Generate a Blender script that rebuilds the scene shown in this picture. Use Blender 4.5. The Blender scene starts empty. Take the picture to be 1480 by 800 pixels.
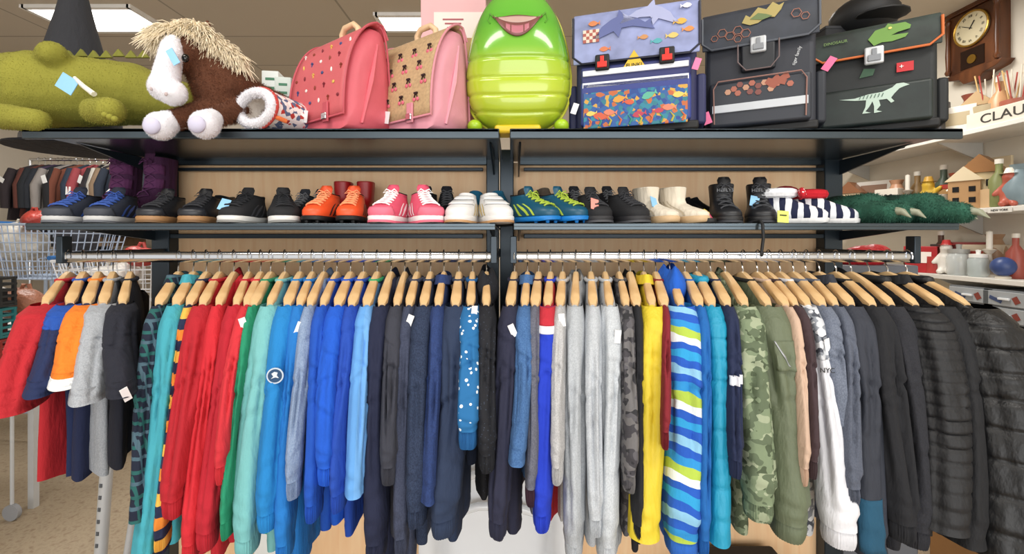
import bpy, math, random
from math import sin, cos, pi, exp, radians as R
from mathutils import Vector, Matrix, Euler
random.seed(7)
SC = bpy.context.scene
COL = SC.collection
ZC = 1.4; F = 650.0
def wx(px, Y): return (px-740)*Y/F
def wz(py, Y): return ZC-(py-345)*Y/F
def pt(px, py, Y): return Vector((wx(px, Y), Y, wz(py, Y)))
def lerp(a, b, t): return a+(b-a)*t

# ------------------------------------------------------------ mesh builder
class MB:
    def __init__(s): s.v=[]; s.f=[]; s.m=[]
    def add(self, vs, fs, mi=0):
        o=len(self.v); self.v+=[tuple(p) for p in vs]
        self.f+=[tuple(i+o for i in f) for f in fs]; self.m+=[mi]*len(fs); return self
    def box(s, c, d, rot=None, mi=0):
        vs=[Vector((x*d[0]/2,y*d[1]/2,z*d[2]/2)) for x in(-1,1) for y in(-1,1) for z in(-1,1)]
        if rot:
            e=Euler(rot).to_matrix(); vs=[e@p for p in vs]
        c=Vector(c)
        return s.add([p+c for p in vs],[(0,1,3,2),(4,6,7,5),(0,4,5,1),(2,3,7,6),(0,2,6,4),(1,5,7,3)],mi)
    def loft(s, rings, c0=True, c1=True, mi=0):
        n=len(rings[0]); vs=[p for r in rings for p in r]; fs=[]
        for i in range(len(rings)-1):
            for k in range(n):
                a=i*n+k; b=i*n+(k+1)%n; fs.append((a,b,b+n,a+n))
        if c0: fs.append(tuple(range(n-1,-1,-1)))
        if c1: fs.append(tuple((len(rings)-1)*n+k for k in range(n)))
        return s.add(vs,fs,mi)
    def grid(s, fn, nu, nv, mi=0):
        vs=[fn(i/nu,j/nv) for i in range(nu+1) for j in range(nv+1)]
        fs=[(i*(nv+1)+j,(i+1)*(nv+1)+j,(i+1)*(nv+1)+j+1,i*(nv+1)+j+1) for i in range(nu) for j in range(nv)]
        return s.add(vs,fs,mi)
    def tube(s, path, r, n=8, mi=0, closed=False):
        P=[Vector(p) for p in path]; rings=[]; up=None; L=len(P)
        for i,p in enumerate(P):
            if closed: t=P[(i+1)%L]-P[i-1]
            else: t=(P[min(i+1,L-1)]-P[max(i-1,0)])
            t.normalize()
            if up is None:
                up=Vector((0,0,1)) if abs(t.z)<.9 else Vector((1,0,0))
            x=t.cross(up); x.normalize(); y=x.cross(t); up=y
            rr=r[i] if isinstance(r,(list,tuple)) else r
            rings.append([p+x*rr*cos(2*pi*k/n)+y*rr*sin(2*pi*k/n) for k in range(n)])
        if closed:
            rings.append(rings[0]); return s.loft(rings,False,False,mi)
        return s.loft(rings,True,True,mi)
    def lathe(s, prof, n=20, c=(0,0,0), mi=0):
        c=Vector(c)
        return s.loft([[c+Vector((max(r,.0002)*cos(2*pi*k/n),max(r,.0002)*sin(2*pi*k/n),z)) for k in range(n)] for r,z in prof],True,True,mi)
    def ball(s, c, r, n=14, m=9, rot=None, mi=0):
        if not isinstance(r,(tuple,list)): r=(r,r,r)
        c=Vector(c); e=Euler(rot).to_matrix() if rot else Matrix.Identity(3)
        rings=[]
        for i in range(m+1):
            t=pi*i/m; q=max(sin(t),.01)
            rings.append([c+e@Vector((r[0]*q*cos(2*pi*k/n),r[1]*q*sin(2*pi*k/n),-r[2]*cos(t))) for k in range(n)])
        return s.loft(rings,True,True,mi)
    def prism(s, poly, y0, y1, mi=0, axis='y'):
        n=len(poly)
        if axis=='y': a=[(x,y0,z) for x,z in poly]; b=[(x,y1,z) for x,z in poly]
        elif axis=='x': a=[(y0,x,z) for x,z in poly]; b=[(y1,x,z) for x,z in poly]
        else: a=[(x,z,y0) for x,z in poly]; b=[(x,z,y1) for x,z in poly]
        fs=[tuple(range(n)),tuple(range(2*n-1,n-1,-1))]+[(k,(k+1)%n,n+(k+1)%n,n+k) for k in range(n)]
        return s.add(a+b,fs,mi)
    def build(s, name, mats, parent=None, loc=None, rot=None, bevel=0, seg=2, sub=0, solid=0, ang=40):
        me=bpy.data.meshes.new(name); me.from_pydata(s.v,[],s.f)
        if not isinstance(mats,(list,tuple)): mats=[mats]
        for m in mats: me.materials.append(m)
        me.polygons.foreach_set('material_index',s.m)
        me.polygons.foreach_set('use_smooth',[True]*len(s.f))
        me.update()
        import bmesh
        bm=bmesh.new(); bm.from_mesh(me); bmesh.ops.recalc_face_normals(bm,faces=bm.faces); bm.to_mesh(me); bm.free()
        try: me.set_sharp_from_angle(angle=R(ang))
        except Exception: pass
        o=bpy.data.objects.new(name,me); COL.objects.link(o)
        if parent: o.parent=parent
        if loc is not None: o.location=loc
        if rot is not None: o.rotation_euler=rot
        if bevel:
            b=o.modifiers.new('b','BEVEL'); b.width=bevel; b.segments=seg; b.limit_method='ANGLE'; b.angle_limit=R(35)
        if sub:
            b=o.modifiers.new('s','SUBSURF'); b.levels=sub; b.render_levels=sub
        if solid:
            b=o.modifiers.new('t','SOLIDIFY'); b.thickness=solid
        return o
def tag(o, label, cat, group=None):
    o['label']=label; o['category']=cat
    if group: o['group']=group
    return o
def thing(name, label, cat, loc=(0,0,0), rot=(0,0,0), group=None):
    o=bpy.data.objects.new(name,None); COL.objects.link(o); o.location=loc; o.rotation_euler=rot
    o.empty_display_size=.05
    return tag(o,label,cat,group)
def struct(name, mb, m, **k):
    o=mb.build(name,m,**k); o['kind']='structure'; return o
def blob(name, caps, mat, parent, voxel=.006, smooth=6):
    mb=MB()
    for (p0,p1,r0,r1) in caps:
        p0=Vector(p0);p1=Vector(p1)
        k=max(1,int((p1-p0).length/(min(r0,r1)*.45)))
        for i in range(k+1):
            mb.ball(p0.lerp(p1,i/k),lerp(r0,r1,i/k),12,8)
    o=mb.build(name,mat,parent)
    m=o.modifiers.new('r','REMESH'); m.mode='VOXEL'; m.voxel_size=voxel; m.use_smooth_shade=True
    m=o.modifiers.new('s','SMOOTH'); m.iterations=smooth; m.factor=.5
    return o
def fur(o, mat, ln=.010, wd=.0016, rep=2, flow=(0,0,-.4), lift=.55, seed=1, name='fur'):
    dg=bpy.context.evaluated_depsgraph_get(); dg.update()
    ev=o.evaluated_get(dg); me=ev.to_mesh(); rr=random.Random(seed); mb=MB(); fl=Vector(flow)
    vs=[]; fs=[]
    for v in me.vertices:
        n=Vector(v.normal)
        for _ in range(rep):
            t=Vector((rr.uniform(-1,1),rr.uniform(-1,1),rr.uniform(-1,1))); s=n.cross(t)
            if s.length<.01: continue
            s.normalize(); p=Vector(v.co)+s*rr.uniform(-.003,.003)-n*.0006
            d=(n*lift+t*.35+fl).normalized(); L=ln*rr.uniform(.6,1.25); b=len(vs)
            vs+=[p-s*wd*.5,p+s*wd*.5,p+d*L]; fs.append((b,b+1,b+2))
    ev.to_mesh_clear()
    mb.add(vs,fs)
    return mb.build(name,mat,o)
def text(name, body, size, loc, rot, mat, parent=None, ext=.0006, sx=1):
    cu=bpy.data.curves.new(name,'FONT'); cu.body=body; cu.size=size; cu.extrude=ext; cu.align_x='CENTER'; cu.align_y='CENTER'
    to=bpy.data.objects.new(name+'_t',cu); COL.objects.link(to)
    dg=bpy.context.evaluated_depsgraph_get(); dg.update()
    me=bpy.data.meshes.new_from_object(to.evaluated_get(dg)); me.materials.clear(); me.materials.append(mat)
    bpy.data.objects.remove(to)
    o=bpy.data.objects.new(name,me); COL.objects.link(o); o.location=loc; o.rotation_euler=rot; o.scale=(sx,1,1)
    if parent: o.parent=parent
    return o

# ------------------------------------------------------------ materials
def lin(h):
    h=h.lstrip('#'); c=[int(h[i:i+2],16)/255 for i in(0,2,4)]
    return tuple((x/12.92 if x<=.04045 else ((x+.055)/1.055)**2.4) for x in c)+(1,)
MC={}
def base(name, rough, metal, bump, bs, bd, coat=0, fine=0, stretch=1):
    m=bpy.data.materials.new(name); m.use_nodes=True; nt=m.node_tree; b=nt.nodes['Principled BSDF']
    b.inputs['Roughness'].default_value=rough; b.inputs['Metallic'].default_value=metal
    if coat: b.inputs['Coat Weight'].default_value=coat
    tc=nt.nodes.new('ShaderNodeTexCoord')
    prev=None
    if bump:
        n=nt.nodes.new('ShaderNodeTexNoise'); n.inputs['Scale'].default_value=bs; n.inputs['Detail'].default_value=4
        src=tc.outputs['Object']
        if stretch!=1:
            mp=nt.nodes.new('ShaderNodeMapping'); mp.inputs['Scale'].default_value=(1.6,1.6,stretch); nt.links.new(src,mp.inputs['Vector']); src=mp.outputs['Vector']
        nt.links.new(src,n.inputs['Vector'])
        bp=nt.nodes.new('ShaderNodeBump'); bp.inputs['Strength'].default_value=bump; bp.inputs['Distance'].default_value=bd
        nt.links.new(n.outputs['Fac'],bp.inputs['Height']); prev=bp
    if fine:
        n=nt.nodes.new('ShaderNodeTexNoise'); n.inputs['Scale'].default_value=fine; n.inputs['Detail'].default_value=2
        nt.links.new(tc.outputs['Object'],n.inputs['Vector'])
        bp=nt.nodes.new('ShaderNodeBump'); bp.inputs['Strength'].default_value=.3; bp.inputs['Distance'].default_value=.0007
        nt.links.new(n.outputs['Fac'],bp.inputs['Height'])
        if prev: nt.links.new(prev.outputs['Normal'],bp.inputs['Normal'])
        prev=bp
    if prev: nt.links.new(prev.outputs['Normal'],b.inputs['Normal'])
    return m,nt,b,tc
def ramp(nt, fac, cols, const=True, pos=None):
    r=nt.nodes.new('ShaderNodeValToRGB'); r.color_ramp.interpolation='CONSTANT' if const else 'LINEAR'
    e=r.color_ramp.elements; n=len(cols)
    pos=pos or [i/n if const else i/(n-1) for i in range(n)]
    while len(e)<n: e.new(1)
    for i in range(n): e[i].position=pos[i]
    for i in range(n): e[i].color=lin(cols[i])
    nt.links.new(fac,r.inputs['Fac']); return r.outputs['Color']
def vary(nt, tc, col, var, sc):
    n=nt.nodes.new('ShaderNodeTexNoise'); n.inputs['Scale'].default_value=sc; n.inputs['Detail'].default_value=3
    nt.links.new(tc.outputs['Object'],n.inputs['Vector'])
    mr=nt.nodes.new('ShaderNodeMapRange'); mr.inputs['From Min'].default_value=.3; mr.inputs['From Max'].default_value=.7
    mr.inputs['To Min'].default_value=1-var; mr.inputs['To Max'].default_value=1+var
    nt.links.new(n.outputs['Fac'],mr.inputs['Value'])
    h=nt.nodes.new('ShaderNodeHueSaturation')
    nt.links.new(mr.outputs['Result'],h.inputs['Value'])
    if isinstance(col,tuple): h.inputs['Color'].default_value=col
    else: nt.links.new(col,h.inputs['Color'])
    return h.outputs['Color']
def M(h, rough=.6, metal=0, var=.05, vs=9, bump=0, bs=30, bd=.002, coat=0, emit=0, alpha=1, name='surface', fine=0, stretch=1):
    k=('M',h,rough,metal,var,vs,bump,bs,bd,coat,emit,alpha,fine,stretch)
    if k in MC: return MC[k]
    m,nt,b,tc=base(name+'_'+h.strip('#'),rough,metal,bump,bs,bd,coat,fine,stretch)
    nt.links.new(vary(nt,tc,lin(h),var,vs),b.inputs['Base Color'])
    if emit: b.inputs['Emission Color'].default_value=lin(h); b.inputs['Emission Strength'].default_value=emit
    if alpha<1: b.inputs['Alpha'].default_value=alpha
    MC[k]=m; return m
def FB(h, rough=.9, var=.05, bump=.7, bs=22): # cloth
    return M(h,rough,0,var,7,bump,bs,.012,name='cloth',fine=420,stretch=.45)
def mixh(a,b,t):
    a=a.lstrip('#'); b=b.lstrip('#'); return '#'+''.join('%02x'%int(lerp(int(a[i:i+2],16),int(b[i:i+2],16),t)) for i in(0,2,4))
def heather(h1,h2):
    k=('H',h1,h2)
    if k in MC: return MC[k]
    m,nt,b,tc=base('heather',.9,0,.7,22,.012,fine=420,stretch=.45)
    n=nt.nodes.new('ShaderNodeTexNoise'); n.inputs['Scale'].default_value=480; n.inputs['Detail'].default_value=1
    mp=nt.nodes.new('ShaderNodeMapping'); mp.inputs['Scale'].default_value=(1,1,.6)
    nt.links.new(tc.outputs['Object'],mp.inputs['Vector']); nt.links.new(mp.outputs['Vector'],n.inputs['Vector'])
    c=ramp(nt,n.outputs['Fac'],[mixh(h1,h2,.25),mixh(h1,h2,.75)],False,[.35,.65])
    nt.links.new(vary(nt,tc,c,.04,8),b.inputs['Base Color']); MC[k]=m; return m
def stripes(cols, freq, axis='Z', wob=.0, ofs=0.0, rough=.9, skew=0):
    k=('S',tuple(cols),freq,axis,wob,ofs,skew)
    if k in MC: return MC[k]
    m,nt,b,tc=base('striped',rough,0,.6,20,.01,fine=400,stretch=.45)
    s=nt.nodes.new('ShaderNodeSeparateXYZ')
    nt.links.new(tc.outputs['Object'],s.inputs[0]); src=s.outputs[axis]
    if skew:
        for ax in('X','Y'):
            q=nt.nodes.new('ShaderNodeMath'); q.operation='MULTIPLY_ADD'; q.inputs[1].default_value=skew
            nt.links.new(s.outputs[ax],q.inputs[0]); nt.links.new(src,q.inputs[2]); src=q.outputs[0]
    if wob:
        n=nt.nodes.new('ShaderNodeTexNoise'); n.inputs['Scale'].default_value=14
        nt.links.new(tc.outputs['Object'],n.inputs['Vector'])
        q=nt.nodes.new('ShaderNodeMath'); q.operation='MULTIPLY_ADD'; q.inputs[1].default_value=wob
        nt.links.new(n.outputs['Fac'],q.inputs[0]); nt.links.new(src,q.inputs[2]); src=q.outputs[0]
    a=nt.nodes.new('ShaderNodeMath'); a.operation='MULTIPLY_ADD'; a.inputs[1].default_value=freq; a.inputs[2].default_value=ofs
    f=nt.nodes.new('ShaderNodeMath'); f.operation='FRACT'
    nt.links.new(src,a.inputs[0]); nt.links.new(a.outputs[0],f.inputs[0])
    nt.links.new(vary(nt,tc,ramp(nt,f.outputs[0],cols),.06,8),b.inputs['Base Color']); MC[k]=m; return m
def camo(cols, sc=22):
    m,nt,b,tc=base('camouflage',.85,0,.6,20,.01,fine=400,stretch=.45)
    cur=None
    for i,c in enumerate(cols):
        if cur is None:
            r=nt.nodes.new('ShaderNodeRGB'); r.outputs[0].default_value=lin(c); cur=r.outputs[0]; continue
        mp=nt.nodes.new('ShaderNodeMapping'); mp.inputs['Location'].default_value=(i*3.7,i*1.9,i*5.1); mp.inputs['Scale'].default_value=(1,1,1.3)
        n=nt.nodes.new('ShaderNodeTexNoise'); n.inputs['Scale'].default_value=sc*(1+.15*i); n.inputs['Detail'].default_value=1.2
        nt.links.new(tc.outputs['Object'],mp.inputs['Vector']); nt.links.new(mp.outputs['Vector'],n.inputs['Vector'])
        g=nt.nodes.new('ShaderNodeMath'); g.operation='GREATER_THAN'; g.inputs[1].default_value=.545; nt.links.new(n.outputs['Fac'],g.inputs[0])
        mx=nt.nodes.new('ShaderNodeMix'); mx.data_type='RGBA'; nt.links.new(g.outputs[0],mx.inputs[0]); nt.links.new(cur,mx.inputs[6]); mx.inputs[7].default_value=lin(c); cur=mx.outputs[2]
    nt.links.new(cur,b.inputs['Base Color']); return m
def dots(bg, fg, sc, thr, rough=.85):
    m,nt,b,tc=base('dotted',rough,0,.3,16,.006)
    n=nt.nodes.new('ShaderNodeTexVoronoi'); n.inputs['Scale'].default_value=sc
    nt.links.new(tc.outputs['Object'],n.inputs['Vector'])
    nt.links.new(ramp(nt,n.outputs['Distance'],[fg,bg],True,[0,thr]),b.inputs['Base Color']); return m
def patches(cols, sc, rough=.6):
    m,nt,b,tc=base('printed',rough,0,0,16,.01)
    n=nt.nodes.new('ShaderNodeTexVoronoi'); n.inputs['Scale'].default_value=sc
    nt.links.new(tc.outputs['Object'],n.inputs['Vector'])
    s=nt.nodes.new('ShaderNodeSeparateColor'); nt.links.new(n.outputs['Color'],s.inputs[0])
    nt.links.new(ramp(nt,s.outputs[0],cols),b.inputs['Base Color']); return m
def plaid(bg, c1, c2, f):
    m,nt,b,tc=base('checked',.9,0,.5,16,.01,fine=400)
    s=nt.nodes.new('ShaderNodeSeparateXYZ'); nt.links.new(tc.outputs['Object'],s.inputs[0])
    outs=[]
    ad=nt.nodes.new('ShaderNodeMath'); ad.operation='ADD'; nt.links.new(s.outputs['X'],ad.inputs[0]); nt.links.new(s.outputs['Y'],ad.inputs[1])
    for src in (s.outputs['Z'],ad.outputs[0]):
        a=nt.nodes.new('ShaderNodeMath'); a.operation='MULTIPLY'; a.inputs[1].default_value=f; nt.links.new(src,a.inputs[0])
        q=nt.nodes.new('ShaderNodeMath'); q.operation='FRACT'; nt.links.new(a.outputs[0],q.inputs[0])
        outs.append(ramp(nt,q.outputs[0],[bg,c1,bg,c2],True,[0,.3,.45,.85]))
    mx=nt.nodes.new('ShaderNodeMix'); mx.data_type='RGBA'; mx.blend_type='LIGHTEN'; mx.inputs[0].default_value=1
    nt.links.new(outs[0],mx.inputs[6]); nt.links.new(outs[1],mx.inputs[7])
    nt.links.new(mx.outputs[2],b.inputs['Base Color']); return m
def woodmat(h1,h2,sc=(1,1,14),rough=.45):
    k=('W',h1,h2,sc,rough)
    if k in MC: return MC[k]
    m,nt,b,tc=base('wood',rough,0,0,1,1)
    mp=nt.nodes.new('ShaderNodeMapping'); mp.inputs['Scale'].default_value=sc
    n=nt.nodes.new('ShaderNodeTexNoise'); n.inputs['Scale'].default_value=3; n.inputs['Detail'].default_value=6; n.inputs['Distortion'].default_value=.6
    nt.links.new(tc.outputs['Object'],mp.inputs['Vector']); nt.links.new(mp.outputs['Vector'],n.inputs['Vector'])
    nt.links.new(ramp(nt,n.outputs['Fac'],[h1,h2],False,[.3,.7]),b.inputs['Base Color']); MC[k]=m; return m

SLATE=M('#2c3740',.32,.4,.05,name='slate_metal'); SLATE2=M('#4c565d',.22,.7,.04,name='gloss_slate')
CHROME=M('#d4d6da',.18,1,.02,name='chrome'); STEEL=M('#a8abaf',.4,.5,.05,name='steel')
HWOOD=woodmat('#cca06a','#e8c694',(3,3,3),.4); PANEL=woodmat('#f4c696','#fcd8ac',(14,1,1.2),.5)
WHITE=M('#eeeeec',.5); BLACK=M('#131416',.6); DARKIN=M('#0d0d10',.95); TAGW=M('#f2f3f4',.7); TAGB=M('#8fc4ea',.7); TAGP=M('#f27aa6',.7); TAGY=M('#e9ef70',.7)
PLASTW=M('#e9ebee',.18,0,.02,coat=.5,name='white_plastic')

# ------------------------------------------------------------ camera, light
cam=bpy.data.cameras.new('camera'); co=bpy.data.objects.new('camera',cam); COL.objects.link(co)
co.location=(0,0,ZC); co.rotation_euler=(R(90),0,0); cam.sensor_width=36; cam.lens=36*F/1480; cam.shift_y=-55/1480; cam.clip_start=.05
SC.camera=co
w=bpy.data.worlds.new('world'); SC.world=w; w.use_nodes=True
w.node_tree.nodes['Background'].inputs[0].default_value=(1,.985,.96,1); w.node_tree.nodes['Background'].inputs[1].default_value=1.0
def area(name,loc,rot,sx,sy,p,col=(1,.97,.92)):
    l=bpy.data.lights.new(name,'AREA'); l.shape='RECTANGLE'; l.size=sx; l.size_y=sy; l.energy=p; l.color=col
    o=bpy.data.objects.new(name,l); COL.objects.link(o); o.location=loc; o.rotation_euler=rot; return o
CEIL=ZC+1.62
area('ceiling_lamp_and_fill_light',(-3.0,3.3,CEIL-.05),(0,0,0),.8,.4,32)
area('ceiling_lamp_and_fill_light',(-.9,3.2,CEIL-.05),(0,0,0),1.1,.4,22)
area('ceiling_lamp_and_fill_light',(2.0,3.0,CEIL-.05),(0,0,0),1.1,.4,38)  # added fill light over the right side, with no ceiling panel of its own
area('ceiling_lamp_and_fill_light',(-1.2,.1,CEIL-.05),(0,0,0),1.4,.5,30)  # added fill light above the camera on the left, unseen and without a panel
area('ceiling_lamp_and_fill_light',(1.2,.1,CEIL-.05),(0,0,0),1.4,.5,30)  # added fill light above the camera on the right, likewise unseen, no panel
area('front_fill_light',(.6,-3.0,1.5),(R(88),0,R(5)),4.5,2.2,100,(1,.99,.97))  # added front fill light behind the camera
try:
    SC.view_settings.view_transform='Standard'; SC.view_settings.look='None'
except Exception: pass

# ------------------------------------------------------------ room
m,nt,b,tc=base('vinyl_floor',.45,0,.1,60,.001)
n=nt.nodes.new('ShaderNodeTexNoise'); n.inputs['Scale'].default_value=40; n.inputs['Detail'].default_value=6
nt.links.new(tc.outputs['Object'],n.inputs['Vector'])
nt.links.new(ramp(nt,n.outputs['Fac'],['#8c7862','#ab9b83','#998972'],False,[.3,.5,.7]),b.inputs['Base Color'])
struct('floor',MB().box((-.5,2,-.05),(9.4,9,.1)),m)
m,nt,b,tc=base('ceiling_tiles',.9,0,0,1,1)
bt=nt.nodes.new('ShaderNodeTexBrick'); bt.offset=0; bt.inputs['Scale'].default_value=1; bt.inputs['Brick Width'].default_value=1.2; bt.inputs['Row Height'].default_value=.6; bt.inputs['Mortar Size'].default_value=.008
bt.inputs['Color1'].default_value=lin('#beb3a2'); bt.inputs['Color2'].default_value=lin('#c5baa9'); bt.inputs['Mortar'].default_value=lin('#9c9485')
nt.links.new(tc.outputs['Object'],bt.inputs['Vector']); nt.links.new(bt.outputs['Color'],b.inputs['Base Color'])
struct('ceiling',MB().box((-.5,2,CEIL+.05),(9.4,9,.1)),m)
WALL=M('#cfc6b8',.9,0,.03,2)
struct('wall_back',MB().box((-.5,5.05,CEIL/2),(9.4,.1,CEIL)),WALL)
struct('wall_left',MB().box((-5.2,2,CEIL/2),(.1,9,CEIL)),WALL)
struct('wall_right',MB().box((3.3,2,CEIL/2),(.1,9,CEIL)),M('#d9d2c4',.9,0,.03,2))
struct('baseboard_right',MB().box((3.24,2,.05),(.02,9,.1)),M('#8b8378',.6))
def ceil_lamp(x,y,sx,sy,label,e=4):
    t=thing('ceiling_light',label,'ceiling light',(x,y,CEIL))
    MB().box((0,sy/2,-.012),(sx,.03,.024)).box((0,-sy/2,-.012),(sx,.03,.024)).box((sx/2,0,-.012),(.03,sy+.03,.024)).box((-sx/2,0,-.012),(.03,sy+.03,.024)).build('frame',WHITE,t)
    MB().box((0,0,-.006),(sx-.03,sy-.03,.008)).build('diffuser',M('#fffdf6',.5,0,0,emit=e,name='lamp'),t)
ceil_lamp(-3.02,3.3,.74,.36,'bright rectangular fluorescent ceiling panel above the pointed black hat')
ceil_lamp(-.80,3.35,.36,.24,'small bright fluorescent ceiling panel behind the beige satchel',3)

# ------------------------------------------------------------ display racks
YF=1.2; YB=1.655; ZU=ZC+.295; ZL=ZC+.042
def rack(x0,x1,px0,px1,r0,r1,label):
    t=thing('display_rack',label,'display rack',((x0+x1)/2,YB,0)); ox=(x0+x1)/2
    def L(p): return (p[0]-ox,p[1]-YB,p[2])
    for a,b in (px0,px1):
        MB().box(L(((a+b)/2,YB-.02,.86)),(b-a,.05,1.72)).build('post',SLATE,t,bevel=.003)
        MB().box(L(((a+b)/2,YB-.2,.03)),(b-a,.42,.06)).build('foot',SLATE,t,bevel=.004)
    MB().box(L(((px0[1]+px1[0])/2,YB+.01,.93)),(px1[0]-px0[1],.016,1.5)).build('back_panel',PANEL,t)
    o=MB(); o.box(L((ox,(YF+YB)/2,ZU-.006)),(x1-x0,YB-YF,.012)); o.box(L((ox,YF+.006,ZU-.014)),(x1-x0,.012,.028)); o.box(L((ox,YB-.02,ZU-.016)),(x1-x0-.06,.012,.024))
    o.build('shelf',SLATE2,t,bevel=.003)
    o=MB(); o.box(L((ox,(YF+YB)/2,ZL-.005)),(x1-x0-.02,YB-YF,.010)); o.box(L((ox,YF+.006,ZL-.009)),(x1-x0-.02,.010,.019))
    o.build('shelf',SLATE2,t,bevel=.002)
    MB().box(L((ox,YB-.03,ZL-.032)),(px1[0]-px0[1],.02,.016)).build('crossbar',SLATE,t,bevel=.002)
    MB().box(L((ox,YB-.03,ZU-.045)),(px1[0]-px0[1],.02,.012)).build('crossbar',SLATE,t,bevel=.002)
    for xb in (x0+.03,x1-.03):
        MB().prism([(YF+.1-YB,ZL-.012),(-.02,ZL-.012),(-.02,ZL-.05)],xb-ox-.003,xb-ox+.003,axis='x').build('bracket',SLATE,t)
        MB().prism([(YF+.12-YB,ZU-.014),(-.02,ZU-.014),(-.02,ZU-.07)],xb-ox-.003,xb-ox+.003,axis='x').build('bracket',SLATE,t)
    ra=[]
    n=14
    for xx in (r0,r1): ra.append([Vector(L((xx,1.25+.008*cos(2*pi*k/n),ZC-.05+.015*sin(2*pi*k/n)))) for k in range(n)])
    MB().loft(ra).build('clothes_rail',CHROME,t)
    for xx in (r0,r1):
        MB().box(L((xx,1.44,ZC-.05)),(.014,.40,.03)).box(L((xx,1.25,ZC-.03)),(.018,.03,.075)).build('rail_arm',SLATE,t,bevel=.002)
    return t
rack(-1.31,-.034,(-1.292,-1.228),(-.092,-.047),-1.245,-.05,'left dark metal display rack with two shelves, chrome rail and wooden back')
rack(-.006,1.205,(-.043,.006),(1.12,1.185),.004,1.115,'right dark metal display rack with two shelves, chrome rail and wooden back')

# ------------------------------------------------------------ hangers and garments
hrng=random.Random(21)
def hanger(X,th,label,w=.168):
    t=thing('clothes_hanger',label,'hanger',(X,1.25,ZC-.05),(0,0,th),'wooden hangers on the clothes rails')
    rings=[]; k0=hrng.uniform(.85,1.1)
    for i in range(19):
        y=lerp(-w,w,i/18); q=abs(y)/w
        z=-.056-.054*q**1.3; hh=lerp(.0165,.010,q); tx=lerp(.0085,.013,q)*k0
        if i in(0,18): hh*=.5; tx*=.6
        rings.append([Vector((tx*math.copysign(abs(cos(a))**.6,cos(a)),y,z+hh*math.copysign(abs(sin(a))**.6,sin(a)))) for a in [2*pi*k/12+.01 for k in range(12)]])
    MB().loft(rings).build('wooden_arms',HWOOD,t)
    path=[(0,0,-.05),(0,0,-.032),(0,.006,-.024)]+[(0,.0185*cos(a),.0185*sin(a)+.001) for a in [R(d) for d in range(-50,201,25)]]
    MB().tube(path,.0018,6).build('hook',CHROME,t)
    return t
ND=-.010
NECK=[(-.056+ND,.064,.012),(-.068+ND,.098,.014),(-.080+ND,.132,.016),(-.092+ND,.160,.018),(-.106+ND,.177,.0),(-.128+ND,.184,.0),(-.165,.18,.0)]
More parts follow.
